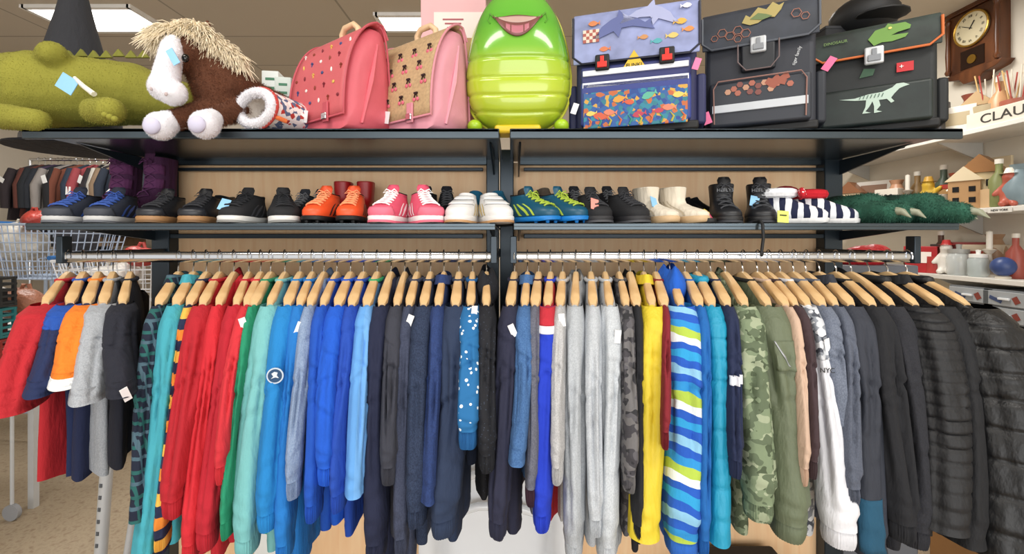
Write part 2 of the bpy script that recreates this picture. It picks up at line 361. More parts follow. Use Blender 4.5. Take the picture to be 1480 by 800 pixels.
def garment(g):
    kind=g['k']; name=g['n']; top,bot,wt=g['top'],g['bot'],g['w']*1.16; hook=g['hook']
    Xh=wx(hook,1.25); Xt=wx(top,1.06)
    th=max(-.62,min(.62,math.asin(max(-.9,min(.9,(Xt-Xh)/.2)))))
    t=thing(name,g['label'],g['cat'],(Xh,1.25,ZC-.05),(0,0,th),g['group'])
    rng=random.Random(g['seed']); ph=[rng.uniform(0,6.28) for _ in range(10)]
    mt=g['mat']; sm=g.get('smat',mt); cm=g.get('cmat',sm)
    tb=g.get('tb',max(.016,min(.027,wt*.5/650*.95)))
    YBt=g.get('yb_y',.955)
    hemz=-( (g['hem']-345)/650*1.12)+.05
    zs=[z for z,_,_ in NECK]; Ws=[a for _,a,_ in NECK]
    nb=22
    for i in range(1,nb+1):
        q=i/nb; zs.append(lerp(-.165,hemz,q)); Ws.append(lerp(.178,g.get('hw',.178),min(1,q*2)))
    hood=kind in('hoodie','hoodjacket'); fa=g.get('fa',1)
    def bz(u):
        f=u*(len(zs)-1); i=min(int(f),len(zs)-2); r=f-i
        return lerp(zs[i],zs[i+1],r),lerp(Ws[i],Ws[i+1],r),i
    quilt=g.get('quilt',0)
    def seam(L): return (1-abs(sin(L*pi/quilt)))**3.5
    bcre=[(rng.uniform(-.6,-.2),rng.uniform(-.15,.15),rng.uniform(-1.2,1.2),rng.uniform(.001,.003)) for _ in range(5)]
    def bf(u,a,off=0):
        z,W,i=bz(u)
        q=min(1,max(0,(-z-.056)/.1)); T=lerp(.012,tb,q)
        if quilt: T*=1.03-.10*seam(z)
        d=min(1,max(0,(-z-.12)/.35))
        y=(W+off)*cos(a); sa=math.copysign(abs(sin(a))**.7,sin(a))
        fold=(.0035*cos(y*52+ph[0]+z*2)+.0025*cos(y*95+ph[1]-z*2)+.0015*cos(y*140+ph[7]))*d
        x=(T+off)*sa+ (.006*d*fa+.001)*sin(y*(21+8*(fa>1))+ph[2]+z*1.5)+ fold*sa
        for (zc,yc,sl,dp) in bcre:
            dd=(z-zc-sl*(y-yc)*.6)/.012
            if abs(dd)<2.6 and abs(y-yc)<.09: x-=sa*dp*exp(-dd*dd)*(1-abs(y-yc)/.09)
        return Vector((x,y,z+.009*d*fa*sin(y*20+ph[2])))
    rings=[]; N=56; U=len(zs)-1; MUL=4 if quilt else 2
    for i in range(U*MUL+1):
        rings.append([bf(i/(U*MUL),2*pi*k/N) for k in range(N)])
    rings.insert(0,[p+Vector((-p.x*.35,-p.y*.06,-.012)) for p in rings[0]])
    last=rings[-1]; rings.append([Vector((p.x*.6,p.y*.95,p.z+.012)) for p in last])
    MB().loft(rings,False,True).build('body',mt,t,ang=80)
    if kind in('sweater','hoodie','bomber'):
        hr=[]
        for q in range(5):
            hr.append([Vector((p.x*(1.0-.05*abs(q-2)),p.y*(1-.004*abs(q-2)),p.z+.006-.011*q)) for k,p in enumerate(last)])
        hr.append([Vector((p.x*.6,p.y*.95,p.z+.015)) for p in hr[-1]])
        MB().loft(hr,False,True).build('hem_band',g.get('colmat',mt) if kind=='bomber' else mt,t,ang=60)
    def sleeve(side,full):
        if side<0:
            d=Vector((wx(bot,YBt)-Xh,YBt-1.25)); c,s=cos(-th),sin(-th)
            bx=d.x*c-d.y*s; by=d.x*s+d.y*c
            zb=-((g['yb']-345)/650*YBt)+.05
        else:
            bx=rng.uniform(-.01,.01); by=.215; zb=-((g['yb']-345)/650*1.05)+.05
        cuff=.038 if kind in('sweater','hoodie','bomber') else 0
        p0=Vector((0,side*.150,-.110)); p1=Vector((bx,by,zb+cuff))
        pm=Vector((bx*.12,lerp(side*.215,by,.25),lerp(-.1,zb,.36)))
        rx0=g.get('wtop',wt)*.5/650*1.0; rx1=g.get('wbot',wt*.86)*.5/650*.96
        rx0=max(rx0,.008); ry0=g.get('ry0',.062); ry1=g.get('ry1',.048)
        wr=g.get('wr',1)*(.3 if quilt else 1)
        # short diagonal creases gathered at elbow and cuff, and long crisp drape valleys
        cre=[(rng.uniform(.15,.9),-pi/2+rng.uniform(-1,1),rng.uniform(.03,.08),rng.choice([-1,1])*rng.uniform(.02,.06)) for _ in range(3)]
        cre+=[(.44+rng.uniform(-.06,.06),-pi/2+.8,.10,.06),(.50+rng.uniform(-.06,.06),-pi/2-.7,.09,-.06),(.935,-pi/2,.09,.02),(.97,-pi/2+.7,.09,-.02)]
        grv=[]
        a00=-pi/2+rng.uniform(-.35,.35)
        for j,oo in enumerate((rng.uniform(-1.1,-.5),rng.uniform(-.15,.25),rng.uniform(.6,1.15))):
            grv.append((a00+oo,rng.uniform(.16,.30)*(1 if j!=1 else .75),rng.uniform(-.45,.45),rng.uniform(0,.35),rng.uniform(.6,1.1),rng.uniform(.11,.19),rng.uniform(-1,1)))
        wav=rng.uniform(-.010,.010)
        def sf(s,a,off=0):
            c=p0*(1-s)**2+pm*2*s*(1-s)+p1*s*s
            env=min(1,.66+s*2.6); rx=lerp(rx0,rx1,s)*env; ry=lerp(ry0,ry1,s)*min(1,.7+s*3)
            fd=min(1,.15+s*2.2)
            W=1+wr*fd*(.05*cos(3*a+ph[3]+.8*s)+.03*cos(5*a+ph[4]-.9*s)+.02*sin(6*s+ph[6]))
            for a0,dp,dr,s0,s1,wd,bw in grv:
                if s0<s<s1:
                    da=(a-(a0+dr*s+.12*bw*sin(5*s))+pi)%(2*pi)-pi
                    e=min(1,(s-s0)*6,(s1-s)*6)
                    if abs(da)<.9: W+=wr*e*(-dp*exp(-(abs(da)/wd)**1.4)+dp*.35*exp(-((da-2.2*wd)/wd)**2))
            for s0,pa,dp,sl in cre:
                dd=(s-s0-sl*sin(a-pa))/.017
                if -4<dd<3:
                    am=max(0,cos(a-pa))
                    W+=wr*am*(-dp*exp(-dd*dd)+dp*.45*exp(-(dd+1.7)**2))
            if quilt: W*=1.03-.085*seam(abs(zb)*s+.01)
            if cuff and s>.94: W*=lerp(1,.84,(s-.94)/.06)
            ca=math.copysign(abs(cos(a))**.85,cos(a))
            return Vector((c.x+(rx*W+off)*ca+wav*sin(4*s+ph[5])*s,c.y+(ry*W+off)*sin(a),c.z))
        NN=60 if full else 20; MM=(110 if quilt else 60) if full else 14
        rg=[[sf(i/MM,2*pi*k/NN) for k in range(NN)] for i in range(MM+1)]
        e=rg[-1]; cc=sum(e,Vector())/NN
        rg.append([cc+(p-cc)*.85+Vector((0,0,.003)) for p in e]); rg.append([cc+(p-cc)*.8+Vector((0,0,.03)) for p in e])
        so=MB().loft(rg,False,True).build('sleeve',sm,t,ang=80)
        if cuff:
            NC=72 if full else 20
            def cf(s,a,j):
                p=sf(1,a); k=.86+.10*sin(pi*s)
                rib=1+(.035 if j%2 else -.02)
                return Vector((cc.x+(p.x-cc.x)*k*rib,cc.y+(p.y-cc.y)*k*rib,cc.z+.004-(cuff+.004)*s))
            rg=[[cf(i/5,2*pi*k/NC,k) for k in range(NC)] for i in range(6)]
            rg.append([cc+(p-cc)*.8+Vector((0,0,.02)) for p in rg[-1]])
            rg.append([cc+(p-cc)*.75+Vector((0,0,.03)) for p in rg[-1]])
            MB().loft(rg,False,True).build('cuff',cm,t,ang=80)
        return sf,so
    sf,so=sleeve(-1,True); sleeve(1,False)
    colm=g.get('colmat',cm)
    if kind in('sweater','tee','puffer','bomber'):
        hgt=.009 if kind!='puffer' else .018
        pts=[(.0145*sin(2*pi*k/28),.066*cos(2*pi*k/28),-.054+ND+hgt*.3) for k in range(28)]
        MB().tube(pts,hgt*.6,8,closed=True).build('collar',colm,t,ang=80)
    if kind in('shirt','jacket'):
        rr=[]
        for (z,dx,dy) in ((-.052,.012,.064),(-.040,.014,.060),(-.037,.021,.066),(-.060,.027,.084),(-.062,.024,.080)):
            rr.append([Vector((dx*sin(2*pi*k/28),dy*cos(2*pi*k/28),z+ND+.004*cos(4*pi*k/28))) for k in range(28)])
        MB().loft(rr,False,False).build('collar',colm,t,ang=60)
    if hood:
        hm=g.get('hmat',mt); hs=g.get('hoodup',0)
        rg=[]
        for i in range(9):
            q=i/8; r=sin(pi*(.15+.8*q)); zz=lerp(-.128,-.052+hs*.030,q)
            rg.append([Vector(((.012+(.019+.008*hs)*r)*sin(2*pi*k/24)*(1+.15*hs*sin(5*2*pi*k/24+q*4))+.002*sin(3*2*pi*k/24+ph[7]),.016-hs*.03+(.060+.042*r)*cos(2*pi*k/24),zz+.014*cos(2*pi*k/24)*q*(1-hs)+.006*sin(2*pi*k/24*3+ph[6]))) for k in range(24)])
        rg.append([Vector((p.x*.6,.012+(p.y-.012)*.8,p.z-.006)) for p in rg[-1]]); rg.append([Vector((p.x*.8,.012+(p.y-.012)*.9,p.z-.03)) for p in rg[-1]])
        MB().loft(rg,False,True).build('hood',hm,t,ang=80)
    side=pi/2 if hook<740 else -pi/2
    if g.get('zip'):
        MB().grid(lambda u,v: bf(.02+.97*u,side+(v-.5)*.09,.0016),40,3).build('zip',g['zip'],t,solid=.0012)
    if g.get('placket'):
        o=MB().grid(lambda u,v: bf(.02+.30*u,side+(v-.5)*.16,.0016),16,3).build('placket',g['placket'],t,solid=.001)
        for q in (.06,.14,.22): MB().ball(bf(.02+q,side,.004),.0045,8,5).build('button',WHITE,o)
    for (nm,s0,s1,a0,a1,mm) in g.get('patch',[]):
        MB().grid(lambda u,v: sf(lerp(s0,s1,u),lerp(a0,a1,v),.0014),max(8,int((s1-s0)*60)),60 if a1-a0>5 else 18).build(nm,mm,t,solid=.001)
    if g.get('tag'):
        s0,tm=g['tag']; p=sf(s0,-pi/2+g.get('ta',.3),.004)
        MB().box(p,(.014,.0015,.030),(R(6),R(rng.uniform(-25,25)),R(rng.uniform(-30,30)))).build('price_tag',tm,t)
    if g.get('text'):
        s0,bd,sz,tm=g['text']; p=sf(s0,-pi/2,.006); text('lettering',bd,sz,p,(R(90),0,-th*.5),tm,t)
    if g.get('badge'):
        p=sf(g['badge'],-pi/2,.0045)
        bo=MB().lathe([(0,0),(.0175,0),(.0175,.0015),(0,.0015)],24).build('badge',M('#c4d0de',.7),t,p,(R(90),0,-th*.4))
        MB().lathe([(0,.0015),(.0145,.0015),(.0145,.002),(0,.002)],24).build('badge_centre',M('#27496e',.7),bo)
        e=MB().prism([(-.008,-.006),(-.003,-.001),(-.007,.005),(-.001,.009),(.006,.007),(.004,.001),(.008,-.005),(.001,-.003)],.002,.003,axis='z')
        e.build('emblem',M('#d5dde6',.7),bo)
    if g.get('pocket'):
        MB().grid(lambda u,v: sf(lerp(.2,.36,u),-pi/2+lerp(-.35,.55,v),.003),10,10).build('sleeve_pocket',mt,t,solid=.002)
        MB().grid(lambda u,v: sf(lerp(.2,.34,u),-pi/2+lerp(-.3+.45*u,-.24+.45*u,v),.005),10,2).build('pocket_zip',STEEL,t,solid=.001)
    hanger(Xh,th,'pale wooden hanger with chrome hook carrying the '+g['short'])
    return t
cam_d=camo(['#3f3d42','#2c2c30','#57555a','#6a6869'],26); cam_g=camo(['#78876a','#4a563f','#9aa488','#5b6850'],26); cam_w=camo(['#8a8f98','#4a4e58','#c8ccd2','#e0e2e6'],26)
Lg=[
('t_shirt','red T-shirt','bright red short-sleeved T-shirt hanging at the far left end of the rail','tee',46,28,48,585,705,FB('#b4202a'),dict(hook=98,hw=.16,fa=2.6)),
('polo_shirt','navy and blue polo shirt','navy polo shirt with royal blue shoulder, second from the left end','tee',82,64,40,560,690,FB('#1a2850'),dict(hook=120,fa=2.2,placket=FB('#1d4fa8'),colmat=FB('#1d4fa8'),patch=[('shoulder_panel',.0,.35,-pi,pi,FB('#1d4fa8'))])),
('polo_shirt','orange-sleeved polo shirt','navy polo shirt with an orange sleeve and white band','tee',112,94,38,550,695,FB('#1d2648'),dict(hook=142,fa=2,smat=FB('#e67c22'),patch=[('sleeve_band',.9,1.0,-pi,pi,FB('#eef0f0'))],placket=FB('#26305a'))),
('t_shirt','plain grey T-shirt','plain heather grey short-sleeved T-shirt at the left end','tee',150,130,42,570,675,heather('#8d9299','#b4b8be'),dict(hook=163,fa=2)),
('t_shirt','dark navy T-shirt','near-black navy short-sleeved T-shirt beside the dark checked shirt','tee',190,172,36,562,670,FB('#1c1e2a'),dict(hook=188,fa=2,tag=(.97,TAGW))),
('shirt','dark checked shirt','dark green and navy checked long-sleeved shirt','shirt',220,199,24,740,735,plaid('#131c30','#1f5a58','#45606e',22),dict()),
('shirt','turquoise shirt','turquoise long-sleeved shirt beside the dark checked shirt','shirt',246,214,34,786,770,FB('#3f9cac'),dict()),
('sweater','orange and navy striped sweater','narrow sweater striped in orange, yellow and navy','sweater',266,240,18,788,770,stripes(['#d8822e','#1d2645','#e0b04a','#1d2645'],11),dict()),
('sweatshirt','dark red sweatshirt','dark red sweatshirt, first of the reds from the left','sweater',286,254,36,738,760,FB('#ac1a27'),dict()),
('sweatshirt','bright red hoodie','bright red hooded sweatshirt, second of the reds from the left','hoodie',310,280,26,798,775,FB('#c4232f'),dict()),
('sweatshirt','crimson sweatshirt','crimson sweatshirt with long cuffs, third of the reds from the left','sweater',336,303,32,782,748,FB('#b01a2b'),dict()),
('long_sleeved_shirt','cherry red shirt','thin cherry red long-sleeved shirt next to the green shirt','sweater',352,318,22,690,730,FB('#c62c36'),dict(tag=(.14,TAGW))),
('long_sleeved_shirt','green shirt','emerald green long-sleeved shirt beside the reds','sweater',362,332,20,766,740,FB('#1f8763'),dict()),
('sweatshirt','mint sweatshirt','pale mint green sweatshirt beside the emerald shirt','sweater',386,357,38,792,765,FB('#72b3b4'),dict()),
('sweatshirt','blue sweatshirt with a round badge','cyan-blue sweatshirt with a round white badge on the sleeve','sweater',412,388,38,755,770,FB('#1b7cc0'),dict(badge=.40)),
('sweatshirt','azure sweatshirt','azure blue sweatshirt just right of the one with a round badge','sweater',430,416,28,798,785,FB('#1a70bc'),dict(tag=(.12,TAGW))),
('hooded_sweatshirt','grey-blue hoodie','heather grey-blue hoodie among the bright blues','hoodie',445,432,22,710,720,heather('#6d82a3','#94a5bf'),dict()),
('sweatshirt','royal blue sweatshirt','royal blue sweatshirt, first right of the grey-blue hoodie','sweater',464,452,26,742,730,FB('#154db0'),dict()),
('sweatshirt','vivid blue sweatshirt','vivid blue sweatshirt with a wide sleeve, second right of the grey-blue hoodie','sweater',486,474,34,690,720,FB('#1555c4'),dict()),
('sweatshirt','cobalt blue shirt','cobalt blue long shirt left of the pale blue one','sweater',506,496,26,728,735,FB('#1c46a8'),dict()),
('long_sleeved_shirt','pale blue shirt','pale blue shirt with a grey inner stripe among the blues','tee',528,515,28,705,712,stripes(['#5f9ad8','#6aa2dc','#8a9fb8'],11,'X',ofs=.3),dict(colmat=FB('#2b9b66'))),
('hooded_sweatshirt','navy hoodie','dark navy hoodie hanging nearly to the floor, right of the pale blue shirt','hoodie',550,539,34,798,790,FB('#191f3a'),dict()),
('hooded_sweatshirt','charcoal hoodie','charcoal hoodie with a short sleeve, beside the navy hoodie','hoodie',572,562,26,690,740,FB('#343641'),dict()),
('sweatshirt','slate grey sweatshirt','slim slate grey sweatshirt in the middle of the left rail','sweater',590,580,24,790,770,heather('#2d3347','#424960'),dict(tag=(.08,TAGW))),
('knitted_sweater','speckled navy knit','speckled navy knitted sweater with thick sleeve','sweater',611,603,36,750,742,heather('#141d33','#33435f'),dict()),
('denim_jacket','dark denim jacket','dark indigo denim jacket in the left rail','shirt',632,623,26,712,725,heather('#1b2d58','#2b437a'),dict()),
('sweatshirt','slate navy sweatshirt','smooth slate navy sweatshirt with a long wide sleeve','sweater',658,645,44,764,740,FB('#25334e'),dict()),
('jacket','blue starry jacket','dark navy jacket lining with blue star-printed sleeve near the centre post','sweater',680,679,34,640,640,FB('#152036'),dict(smat=dots('#1d679f','#e8f1f6',68,.24),cmat=FB('#1a5c96'),tag=(.05,TAGW))),
('hooded_jacket','near-black hooded jacket','near-black hooded jacket hanging against the centre post','hoodie',703,702,30,672,680,dots('#12141c','#3a4456',150,.16),dict(hoodup=.6)),
]
Rg=[
('sweatshirt','plain dark navy sweatshirt','plain dark navy sweatshirt, first on the right rail','sweater',736,720,32,766,735,FB('#24263c'),dict(tag=(.14,TAGW))),
('denim_shirt','mid-blue denim shirt','mid-blue denim shirt with short sleeve, second on the right rail','shirt',757,750,26,660,680,heather('#2f5282','#5179aa'),dict(zip=STEEL)),
('sweatshirt','dark grey sweatshirt','slim dark grey marl sweatshirt beside the denim shirt','sweater',772,766,20,720,700,heather('#4d4f5c','#70727f'),dict(cmat=FB('#3a2030'))),
('raglan_sweatshirt','royal blue and red raglan','royal blue raglan sleeve with red shoulder and white stripe','sweater',790,786,32,756,720,FB('#b82836'),dict(smat=FB('#1b38b8'),patch=[('shoulder_panel',.0,.12,-pi,pi,FB('#b82836')),('white_stripe',.12,.17,-pi,pi,FB('#dcdee4'))])),
('sweatshirt','speckled grey sweatshirt','thin speckled grey sweatshirt right of the royal blue raglan','sweater',808,806,20,690,720,heather('#9b9b9c','#c8c8c8'),dict(tag=(.1,TAGW))),
('hooded_sweatshirt','silver grey hoodie','silver grey hoodie, first of three pale grey ones','hoodie',830,826,32,798,760,heather('#9a9fa5','#bcc1c6'),dict()),
('sweatshirt','pale grey sweatshirt','pale grey sweatshirt, middle of three pale grey ones','sweater',857,858,26,762,745,heather('#a3a8af','#c6cbd0'),dict()),
('sweatshirt','light marl grey sweatshirt','light marl grey sweatshirt beside the dark camouflage one','sweater',882,877,34,799,770,heather('#a7adb4','#cdd1d6'),dict(tag=(.16,TAGW))),
('camouflage_sweatshirt','dark camouflage sweatshirt','dark grey camouflage sweatshirt left of the yellow jacket','sweater',906,903,24,700,740,cam_d,dict()),
('hooded_sweatshirt','black hoodie','narrow black hoodie just left of the yellow jacket','hoodie',921,917,18,770,760,FB('#1b1c21'),dict()),
('rain_jacket','yellow jacket','bright yellow jacket with long smooth sleeve','jacket',944,928,44,766,735,FB('#d8c02e',rough=.6),dict()),
('sweatshirt','maroon sweatshirt','thin maroon sweatshirt between the yellow jacket and the striped towelling top','sweater',962,955,14,640,700,FB('#7c1d28'),dict()),
('striped_hoodie','blue and lime striped towelling hoodie','towelling hoodie striped in blue, turquoise and lime with a blue hood','hoodie',986,985,58,794,775,FB('#1f60bc'),dict(smat=stripes(['#1f56b8','#2a98d0','#1f56b8','#dfe8ea','#a9c24a','#2a8ccc','#1f56b8','#86bcdc'],6.5,wob=.04,skew=.35),hmat=FB('#1a5cc4'),cmat=FB('#2a66c0'),hoodup=.9)),
('sweatshirt','cobalt sweatshirt on the right rail','cobalt blue sweatshirt between the striped hoodie and turquoise puffer','sweater',1014,1012,22,790,770,FB('#1860a8'),dict()),
('padded_jacket','turquoise padded jacket','bright turquoise padded jacket with quilted sleeve','puffer',1032,1036,34,770,740,FB('#1790b4',rough=.55),dict(quilt=.06,zip=BLACK,tb=.02)),
('sweatshirt','navy sweatshirt with white label','navy sweatshirt with a white label on the sleeve','sweater',1055,1057,24,680,720,FB('#1c2646'),dict(patch=[('sleeve_label',.52,.58,-2.2,-.7,FB('#e4e6ee'))])),
('camouflage_jacket','light green camouflage jacket','light green camouflage jacket beside the olive bomber','hoodie',1081,1090,44,742,730,cam_g,dict()),
('bomber_jacket','olive bomber jacket','olive green bomber jacket with zipped sleeve pocket','bomber',1116,1138,54,770,725,FB('#626b54',rough=.65),dict(pocket=1,colmat=FB('#1a1b1c'),zip=STEEL)),
('sweatshirt','beige sweatshirt','thin beige sweatshirt right of the olive bomber','sweater',1142,1152,18,690,715,FB('#c3a792'),dict()),
('sweatshirt','dark brown sweatshirt','dark brown sweatshirt between the beige and the white-sleeved one','sweater',1156,1166,22,680,740,FB('#3e2e32'),dict()),
('printed_sweatshirt','white-sleeved sweatshirt with lettering','grey camouflage sweatshirt with long white sleeve and black lettering','sweater',1174,1206,48,780,740,cam_w,dict(smat=FB('#dcdde3'),cmat=FB('#d8d9df'),wtop=30,patch=[('shoulder_panel',0,.3,-pi,pi,cam_w)],text=(.35,'NYC',.015,BLACK),tag=(.22,TAGW))),
('sweatshirt','blue-grey sweatshirt','blue-grey marl sweatshirt right of the white-sleeved one','sweater',1196,1206,26,650,700,heather('#555c6c','#7a8292'),dict(yb_y=1.0)),
('sweatshirt','steel grey sweatshirt','steel grey sweatshirt right of the blue-grey one','sweater',1215,1226,26,720,740,heather('#474d5b','#5f6675'),dict()),
('softshell_jacket','charcoal jacket with teal hem','charcoal softshell jacket with a teal blue panel near the cuff','jacket',1238,1252,44,790,750,FB('#2b2f3a',rough=.75),dict(patch=[('teal_panel',.82,.985,-2.4,-.8,FB('#1d4c66'))],zip=BLACK)),
('sweatshirt','matt black sweatshirt','matt black sweatshirt left of the charcoal fleece','sweater',1270,1290,38,770,760,FB('#191a1f'),dict()),
('fleece_jacket','charcoal fleece','charcoal fleece jacket left of the first black padded jacket','hoodie',1298,1316,40,780,760,heather('#1a1b21','#2a2b33'),dict()),
('padded_jacket','black ribbed padded jacket','black padded jacket with closely ribbed quilting','puffer',1334,1352,62,748,750,M('#121317',.6,bump=.6,bs=18,bd=.012,name='nylon',stretch=.6),dict(quilt=.030,zip=BLACK,tb=.03,hw=.2,ry0=.08,ry1=.065)),
('jacket','plain black jacket','plain black jacket between the two black padded jackets','jacket',1372,1384,46,775,760,FB('#141519',rough=.8),dict()),
('padded_jacket','large glossy black down jacket','large glossy black down jacket at the far right end of the rail','puffer',1412,1444,84,788,765,M('#0d0e11',.48,bump=.6,bs=15,bd=.016,name='nylon',stretch=.7),dict(quilt=.070,ry0=.10,ry1=.08,tb=.038,hw=.23)),
]
def run(lst,h0,h1,grp):
    n=len(lst)
    for i,(nm,short,label,k,top,bot,w_,yb,hem,mt,op) in enumerate(lst):
        g=dict(n=nm,short=short,label=label,k=k,top=top,bot=bot,w=w_,yb=yb,hem=hem,mat=mt,seed=i*7+int(h0),group=grp,cat=nm.replace('_',' '))
        even=lerp(h0,h1,i/(n-1)); un=740+(top-740)*1.06/1.25
        g['hook']=.45*even+.55*un
        if k=='tee' and yb<600: g.update(ry0=.075,ry1=.088,wr=.55,wbot=w_*1.05,yb_y=.99)
        g.update(op); garment(g)
run(Lg,100,697,'garments on the left rail'); run(Rg,752,1312,'garments on the right rail')

# ------------------------------------------------------------ shoes
LOW=[(0,-.485,.485,.45),(.12,-.5,.5,.49),(.26,-.495,.505,.49),(.38,-.45,.5,.46),(.5,-.34,.49,.42),(.63,-.19,.475,.37),(.78,-.05,.465,.33),(.91,.04,.475,.30),(1,.08,.49,.285)]
BOOT=[(0,-.485,.485,.45),(.07,-.5,.5,.49),(.15,-.495,.505,.48),(.23,-.44,.5,.45),(.31,-.31,.49,.41),(.4,-.16,.475,.38),(.5,-.05,.465,.37),(.62,-.02,.465,.37),(.8,-.03,.475,.39),(1,-.04,.49,.41)]
def shoe(name,label,px,Y,rot,mats,L=.2,W=.078,H=.075,style='low',laces=1,sole=.02,stripe=None,toe=None,ptag=None,z=None,cat='shoe',group=None,velcro=None,tongue=None,dz=0,studs=0,mid=None):
    up,so,la=mats
    t=thing(name,label,cat,(wx(px,Y),Y,(ZL if z is None else z)+dz),(0,0,R(rot)),group)
    prof=BOOT if style=='boot' else LOW
    def S(u,a,off=0):
        i=0
        while i<len(prof)-2 and u>prof[i+1][0]: i+=1
        A,B=prof[i],prof[i+1]; q=(u-A[0])/(B[0]-A[0])
        f=lerp(A[1],B[1],q)*L-off; b=lerp(A[2],B[2],q)*L+off; w_=lerp(A[3],B[3],q)*W+off
        c=cos(a); s=sin(a); e=.78
        y=(f+b)/2-(b-f)/2*math.copysign(abs(c)**e,c); x=w_*math.copysign(abs(s)**e,s)*(1+.10*c)
        lift=(.06*H*(1-cos(2*a))*-.5 if u>.85 and style=='low' else 0)
        return Vector((x,y,sole*.8+u*H+lift+ (off if u<.95 and abs(a)<1 else 0)))
    N=28; us=[]
    for i in range(len(prof)-1): us+= [prof[i][0],(prof[i][0]+prof[i+1][0])/2]
    us.append(1)
    rg=[[S(u,2*pi*k/N) for k in range(N)] for u in us]
    MB().loft(rg,True,False).build('upper',up,t,ang=70)
    top=rg[-1]; cc=sum(top,Vector())/N
    def sh(f,dz): return [Vector((cc.x+(p.x-cc.x)*f,cc.y+(p.y-cc.y)*f,p.z+dz)) for p in top]
    MB().loft([sh(1,0),sh(.95,.003),sh(.86,.001),sh(.8,-.01),sh(.76,-H*.55)],False,True).build('lining',DARKIN if la is not None else up,t,ang=70)
    def so_ring(q,k):
        r=[]
        for j in range(N):
            a=2*pi*j/N; c=cos(a); s=sin(a)
            y=-(k+.008)*L*math.copysign(abs(c)**.78,c); x=(k+.01)*W*math.copysign(abs(s)**.78,s)*(1+.10*c)*(1-.10*exp(-(c/.35)**2))
            r.append(Vector((x,y,q*sole+ (.008*max(0,c-.6) if q<.5 else .003*max(0,c-.5)) + (.003*max(0,-c-.3) if q>.5 else 0))))
        return r
    MB().loft([so_ring(*x) for x in ((0,.47),(.12,.5),(.85,.51),(1,.49))]).build('sole',so,t,ang=60)
    if mid: MB().loft([so_ring(.02,.488),so_ring(.02,.512),so_ring(.3,.516),so_ring(.34,.50)]).build('outsole',mid,t,ang=60)
    if laces and la is not None:
        mb=MB(); u0,u1=(.44,.94) if style=='low' else (.26,.9); n=5
        for i in range(n):
            u=lerp(u0,u1,i/n); v=lerp(u0,u1,(i+1)/n)
            for sg in(-1,1): mb.tube([S(lerp(u,v,(q+1)/2),.5*q*sg,.004 if abs(q)<1 else .001) for q in(-1,-.5,0,.5,1)],.0022,6)
        b=S(u1,0,.007)
        for sg in(-1,1):
            mb.tube([b,b+Vector((sg*.012,-.006,.006)),b+Vector((sg*.022,-.006,-.004)),b+Vector((sg*.008,-.004,-.001))],.0019,6)
            mb.tube([b,b+Vector((sg*.008,-.01,-.004)),b+Vector((sg*.014,-.016,-.014))],.0018,6)
        mb.build('laces',la,t)
        p=S(.97,0,-.002)
        mb=MB(); rr=[]
        for q in range(6):
            f=q/5; c=Vector((0,p.y+.012*f-.010,p.z-.02+.045*f)); ww=lerp(.014,.02,f)*(1 if q<5 else .7)
            rr.append([c+Vector((ww*cos(2*pi*k/12),.0045*sin(2*pi*k/12)+.004*(cos(2*pi*k/12)**2),0)) for k in range(12)])
        mb.loft(rr).build('tongue',tongue or up,t,ang=70)
    if velcro:
        for u in (.5,.72):
            MB().grid(lambda a,b:S(lerp(u,u+.15,a),lerp(-1.15,1.15,b),.003),3,14).build('strap',velcro,t,solid=.002)
    if stripe:
        for sg in(-1,1):
            for k in range(3):
                MB().grid(lambda u,v:S(.08+.5*u,sg*(1.15+.22*k+.25*u+.09*v),.0016),6,2).build('side_stripe',stripe,t)
    if toe:
        MB().grid(lambda u,v:S(.02+.34*u,lerp(-.95,.95,v)*(1-.25*u),.0022),6,16).build('toe_cap',toe,t,solid=.001)
        MB().grid(lambda u,v:S(.02+.8*u,pi+lerp(-.5,.5,v)*(1-.3*u),.002),6,10).build('heel_counter',toe,t,solid=.001)
    if studs:
        for (a,b) in((-.4,-.2),(-.4,.2),(-.2,-.3),(-.2,.3),(.3,-.25),(.3,.25)): MB().lathe([(.006,0),(.004,-.008)],8,(b*W,a*L,.002)).build('stud',so,t)
    if ptag:
        p=S(.5,-.3,.006)
        MB().box(p+Vector((.0,-.004,-.005)),(.024,.0015,.034),(R(-25),R(14),R(8))).build('price_tag',ptag,t)
    return t
def pair(name,label,pxs,Y,rots,mats,tagon=-1,**k):
    tg=k.pop('tagm',TAGW)
    for i,(px,r) in enumerate(zip(pxs,rots)):
        shoe(name,('left ','right ')[i]+label,px,Y,r,mats,ptag=tg if i==tagon else None,group='children\'s shoes on the lower shelf',**k)
BK=M('#1a1b1f',.8,bump=.6,bs=300,bd=.001); BKL=M('#1e1f23',.45,bump=.3,bs=40)
pair('sneaker','navy-grey sneaker with blue laces and grey sole at the left shelf end',(110,166),1.30,(10,12),(M('#272d3c',.8,bump=.6,bs=300,bd=.001),M('#c0c0c0',.5),M('#3658a8',.7)),stripe=M('#3358a8',.5),toe=M('#3a3e48',.6),L=.175,W=.084,H=.07,mid=M('#6a6c72',.6))
pair('low_shoe','black low shoe with tan gum sole',(238,294),1.30,(10,12),(BKL,M('#a07850',.5),M('#2a2b30',.7)),toe=M('#24262c',.4),L=.175,W=.084,H=.066,mid=M('#7c5c3c',.6))
pair('knit_sneaker','black knitted sneaker with white rubber sole',(354,410),1.29,(2,30),(BK,M('#dcdcda',.5),M('#1d1f24',.8)),L=.18,W=.084,H=.068,stripe=M('#3c3e44',.5),tagm=TAGB,tagon=0,mid=M('#8a8a88',.6))
pair('football_boot','orange football boot with black studs',(468,510),1.29,(-2,8),(M('#e8562a',.45,bump=.2,bs=40),BLACK,M('#f0a070',.6)),L=.175,W=.074,H=.072,stripe=M('#2c2c2e',.5),studs=1,dz=.006,sole=.014)
